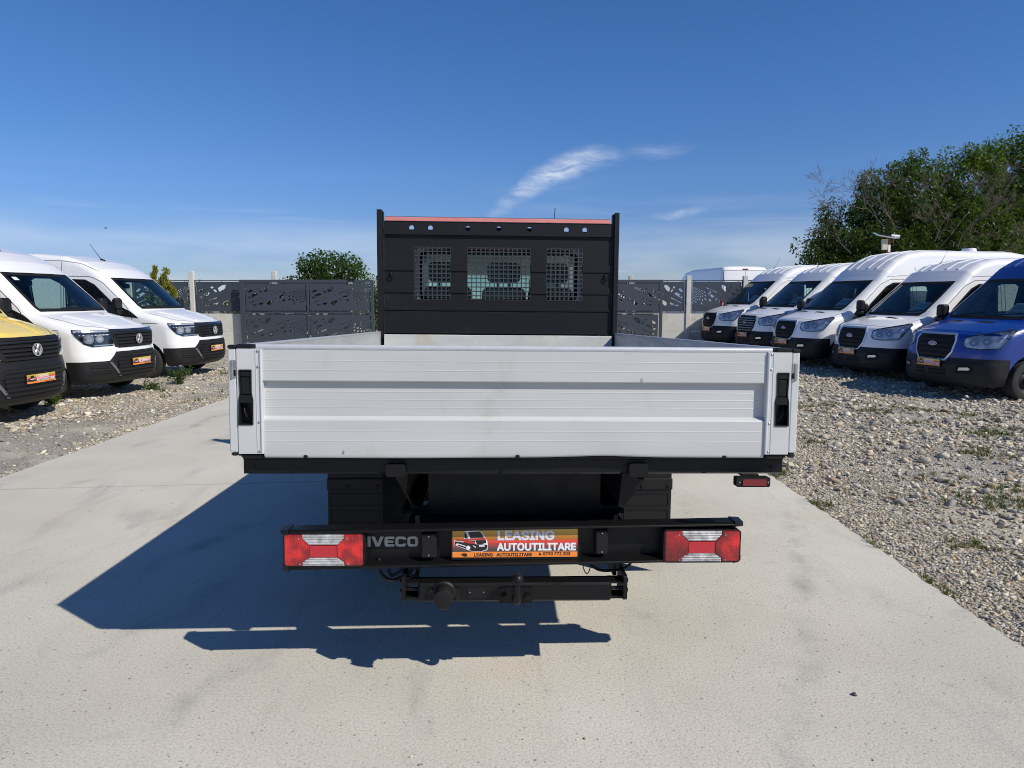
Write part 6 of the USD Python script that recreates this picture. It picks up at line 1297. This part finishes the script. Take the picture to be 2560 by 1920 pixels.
def crown(rg, blobs, n, sep=0.55):
    """clump centres filling a few big blobs, kept a little apart"""
    pts = []; vol = np.array([a * b * c for _, (a, b, c) in blobs]); pr = vol / vol.sum(); tries = 0
    while len(pts) < n and tries < n * 40:
        tries += 1; (c, r) = blobs[rg.choice(len(blobs), p=pr)]; u = rg.normal(size=3); u /= np.linalg.norm(u); q = np.array(c) + u * np.array(r) * rg.uniform(0.25, 1.0) ** 0.45
        if q[2] < 0.6: continue
        if all(np.sum((q - p) ** 2) > (sep * .55) ** 2 for p in pts[-400:]): pts.append(q)
    return np.array(pts)
def tree(name, label, base, blobs, n, per, lsize, leafmat, seed, clump=(.35, .6), trunk_r=.2, trunk_h=2.5, group=None, droop=.5, limbsn=None):
    rg = np.random.default_rng(seed); t = thing(name, label, 'tree', base); C = crown(rg, blobs, n); b0 = np.zeros(3)
    obj('trunk', tube(spline([(0, 0, -.2), (.05, .0, trunk_h * .5), (0.0, .06, trunk_h)], 8), np.linspace(trunk_r, trunk_r * .7, 8), 10), M['bark'], t, smooth=True)
    L = []
    for q in C[rg.choice(len(C), min(limbsn or 40, len(C)), False)]:
        st = np.array([0, 0, trunk_h * rg.uniform(.6, 1.0)]); mid = st * .5 + q * .5 + rg.normal(size=3) * .25 + np.array([0, 0, .15]); L.append(tube(spline([st, mid, q], 7), np.linspace(trunk_r * .32, .012, 7), 5))
    obj('limbs', cat_(*L), M['bark'], t, smooth=True)
    obj('crown', leaves(rg, C, rg.uniform(*clump, len(C)), per, lsize, droop), leafmat, t)
    return t, rg
# big bush-like tree with dead boughs, and the brighter tree to its right
t1, rg1 = tree('broadleaf_tree', 'broad dark green tree with bare dead boughs above the row of vans on the right', (15.6, 29.0, 0), [((-3.1, 0, 2.7), (.9, 1.2, 1.5)), ((-2.1, .2, 4.0), (1.2, 1.3, 1.5)), ((-.6, .2, 5.2), (1.1, 1.2, 1.6)), ((.7, .3, 5.6), (1.3, 1.3, 1.8)), ((2.2, .4, 4.4), (1.9, 1.6, 1.9)), ((3.4, .5, 3.7), (1.8, 1.6, 1.8)), ((.6, 0, 2.9), (4.0, 1.9, 1.7)), ((-1.0, .2, 6.6), (.30, .4, .5)), ((.6, .2, 7.1), (.45, .5, .5))], 620, 125, .135, M['leaf_dark'], 4, (.30, .54), .22, 2.2)
D = []
for p, d, ln in (((-2.4, -1.3, 3.4), (-.8, -.1, .55), 1.0), ((-1.2, -1.5, 4.3), (-.75, -.1, .75), 1.25), ((-.9, -1.6, 3.6), (-.4, -.2, 1), 1.1), ((.6, -1.7, 3.8), (.1, -.3, 1), 1.2), ((1.5, -1.7, 3.6), (.25, -.2, 1), 1.25), ((2.3, -1.8, 3.0), (.7, -.3, .5), 1.25), ((.2, -1.9, 2.7), (-.2, -.4, .7), 1.0), ((1.9, -1.9, 2.4), (.5, -.5, .3), 1.2), ((1.0, -1.9, 2.1), (.6, -.5, .15), 1.1), ((2.9, -1.9, 2.3), (.8, -.3, .2), 1.1)):
    limbs(rg1, np.array(p, float), np.array(d) / np.linalg.norm(d), ln, .024, 6, D, spread=.55, up=.06, taper=.66, kids=(2, 3))
obj('dead_boughs', limb_mesh(D, .0045), M['dead_wood'], t1)
tree('broadleaf_tree', 'tall bright green tree rising at the right edge behind the vans', (20.9, 30.5, 0), [((-1.4, 0, 6.4), (1.6, 1.7, 1.7)), ((.9, 0, 7.1), (1.7, 1.7, 1.5)), ((-.6, 0, 4.6), (2.2, 1.9, 1.6)), ((1.8, .2, 4.8), (2.2, 1.9, 1.9)), ((0, 0, 3.0), (2.8, 2.0, 1.5)), ((1.0, 0, 8.3), (.8, .8, .65)), ((2.3, 0, 8.0), (1.1, 1, .8)), ((-1.5, 0, 8.0), (.5, .6, .5)), ((-2.6, 0, 4.2), (1.0, 1, 1.2))], 430, 120, .150, M['leaf_bright'], 8, (.34, .60), .25, 2.6)
tree('small_tree', 'small rounded leafy tree showing above the left gate leaf', (-8.7, 33.5, 0), [((-.9, 0, 2.6), (1.0, .9, .9)), ((.7, 0, 2.7), (1.1, .9, .9)), ((-.1, 0, 3.0), (1.2, 1, .85)), ((1.5, 0, 2.2), (.7, .7, .6)), ((-1.5, 0, 2.1), (.7, .7, .7)), ((0, 0, 1.6), (1.7, 1, .8))], 130, 70, .15, M['leaf_mid'], 12, (.28, .45), .10, 1.3)
tree('shrub', 'leafy green shrub between the left gate leaf and the headboard post', (-4.55, 24.6, 0), [((0, 0, 1.4), (.55, .5, .9)), ((.35, .2, 2.0), (.45, .4, .5)), ((-.2, 0, .8), (.6, .5, .6))], 44, 70, .10, M['leaf_mid'], 13, (.16, .28), .04, .8)
tree('shrub', 'leafy shrubs growing behind the openings of the left gate', (-6.6, 26.4, 0), [((-1.4, 0, 1.0), (1.4, .6, .9)), ((.9, 0, 1.2), (1.1, .6, 1.0))], 46, 60, .11, M['leaf_dark'], 14, (.22, .36), .05, .7)
tree('shrub', 'green shrub glimpsed through the fence panel left of the gate', (-9.7, 25.5, 0), [((0, 0, 1.2), (.8, .6, .75))], 22, 60, .10, M['leaf_bright'], 16, (.2, .34), .04, .7)
for k, (x, y, w, h) in enumerate(((-21.6, 48, 1.0, 2.7), (-18.6, 48, .8, 2.55), (-16.6, 48, .9, 2.7))):
    tree('distant_tree', ('far dark tree top just above the fence, left of the thuja', 'far dark tree top just above the fence, directly right of the thuja', 'far dark tree top just above the fence, next to the pale fence post')[k], (x, y, 0), [((0, 0, h - .8), (w, w, .7)), ((.3, 0, h - 1.3), (w * 1.3, w, .8))], 26, 40, .2, M['leaf_dark'], 20 + k, (.3, .5), .08, 1.2)
for k, (x, y) in enumerate(((5.4, 27.0), (8.8, 30.5), (11.5, 27.5))):
    pass

def thuja():
    rg = np.random.default_rng(31); t = thing('thuja', 'yellow-green pointed thuja standing behind the far white van on the left', 'conifer', (-10.15, 20.4, 0)); V = []
    obj('trunk', cyl((0, 0, -.1), (0, 0, 1.8), .04, 8, .015), M['bark'], t)
    C, Rr = [], []
    for cx, top in ((-.13, 2.56), (.16, 2.48), (.02, 2.2), (.34, 2.0), (-.32, 1.85)):
        for z in np.arange(.25, top, .07):
            w = .30 * (1 - (z / top) ** 2.2) + .02; C.append((cx + rg.normal() * w * .5, rg.normal() * w * .5, z)); Rr.append(.05 + w * .32)
    C = np.array(C); n = 46; P = np.repeat(C, n, 0); R2 = np.repeat(Rr, n); m = len(P); u = rg.normal(size=(m, 3)); u /= np.linalg.norm(u, axis=1, keepdims=True); P = P + u * R2[:, None] * rg.uniform(.3, 1, m)[:, None]
    d = u * .35 + [0, 0, 1.0] + rg.normal(size=(m, 3)) * .25; d /= np.linalg.norm(d, axis=1, keepdims=True); s = np.cross(d, rg.normal(size=(m, 3))); s /= np.linalg.norm(s, axis=1, keepdims=True); ln = rg.uniform(.06, .12, m)[:, None]
    V = np.stack([P, P + d * ln * .5 + s * .016, P + d * ln, P + d * ln * .5 - s * .016], 1).reshape(-1, 3); k = np.arange(m)[:, None] * 4
    obj('foliage', trimesh.Trimesh(V, np.vstack([k + [0, 1, 2], k + [0, 2, 3]]), process=False), M['leaf_thuja'], t)
thuja()

def weed(label, x, y, h, seed, n=26):
    rg = np.random.default_rng(seed); t = thing('weed', label, 'weed', (x, y, float(ground_z(np.array([x]), np.array([y]))[0]))); st, P, Rr = [], [], []
    for _ in range(n):
        a = rg.random() * 6.28; r = rg.random() * .16; hh = h * rg.uniform(.4, 1.1); tip = np.array([math.cos(a) * (r + hh * .4), math.sin(a) * (r + hh * .4), hh]); p = spline([(math.cos(a) * r * .4, math.sin(a) * r * .4, -.01), (math.cos(a) * r, math.sin(a) * r, hh * .6), tip], 5); st.append(tube(p, np.linspace(.004, .0015, 5), 3))
        for q in p[1:]: P.append(q); Rr.append(.03)
    obj('stems', cat_(*st), M['grass'], t); obj('leaves', leaves(rg, np.array(P), np.array(Rr), 5, .045, .2), M['leaf_mid'], t)
weed('green weed clump beside the front wheel of the farthest white van on the left', -6.55, 13.65, .30, 1); weed('green weeds under the bumper corner of the farthest white van on the left', -5.85, 15.35, .22, 2); weed('small weed in front of the wheel of the REZERVAT van', -7.15, 10.75, .14, 3, 14)
weed('low weed growing on the gravel between the two white vans on the left', -6.6, 12.75, .16, 5, 16); weed('grass clump at the foot of the concrete wall by the left gate', -6.2, 17.4, .26, 6, 30)

# ------------------------------------------------------------------ camera post behind the vans
def camera_post():
    x, y = 13.33, 25.2; t = thing('camera_post', 'rusty steel post carrying a small solar panel and white security camera', 'security camera', (x, y, 0.22))
    obj('post', bx(-.05, .05, -.05, .05, -.4, 3.52, .006), M['rust'], t)
    obj('bracket', bx(-.04, .04, -.075, -.05, 3.05, 3.30, .004), M['camera_white'], t)
    pv = np.array([(-.52, -.22, 3.60), (.10, -.22, 3.50), (.12, .16, 3.62), (-.50, .16, 3.72)]); up = np.array([.02, -.04, .025])
    obj('solar_panel', trimesh.convex.convex_hull(np.vstack([pv, pv + up])), M['camera_white'], t, smooth=20)
    obj('solar_cells', trimesh.convex.convex_hull(np.vstack([pv * .92 + pv.mean(0) * .08 + up, pv * .92 + pv.mean(0) * .08 + up * 1.1])), look('solar_cells', (.02, .03, .07), .15, coat=1.), t)
    obj('camera', cat_(cyl((.02, -.10, 3.60), (.26, -.16, 3.57), .065, 12), cyl((.26, -.16, 3.57), (.28, -.165, 3.567), .07, 12)), M['camera_white'], t, smooth=35)
    obj('control_box', bx(-.28, -.08, -.12, -.03, 3.12, 3.50, .015), look('cream_box', (.55, .53, .40), .5, var=.1), t)
camera_post()

# a bird high up on the left
def bird():
    t = thing('bird', 'tiny dark bird flying high in the sky above the left vans', 'bird', (-14.0, 24.6, 4.05), 0.6)
    obj('body', trimesh.creation.icosphere(2, 1.0).apply_scale((.045, .016, .016)), M['seam'], t, smooth=True)
    for s in (-1, 1): obj('wing', trimesh.convex.convex_hull(0.5 * np.array([(.04, 0, .01), (-.04, 0, .01), (.02, s * .10, .05), (-.03, s * .09, .05), (-.03, s * .2, .02), (.0, s * .1, .056)])), M['seam'], t)
bird()
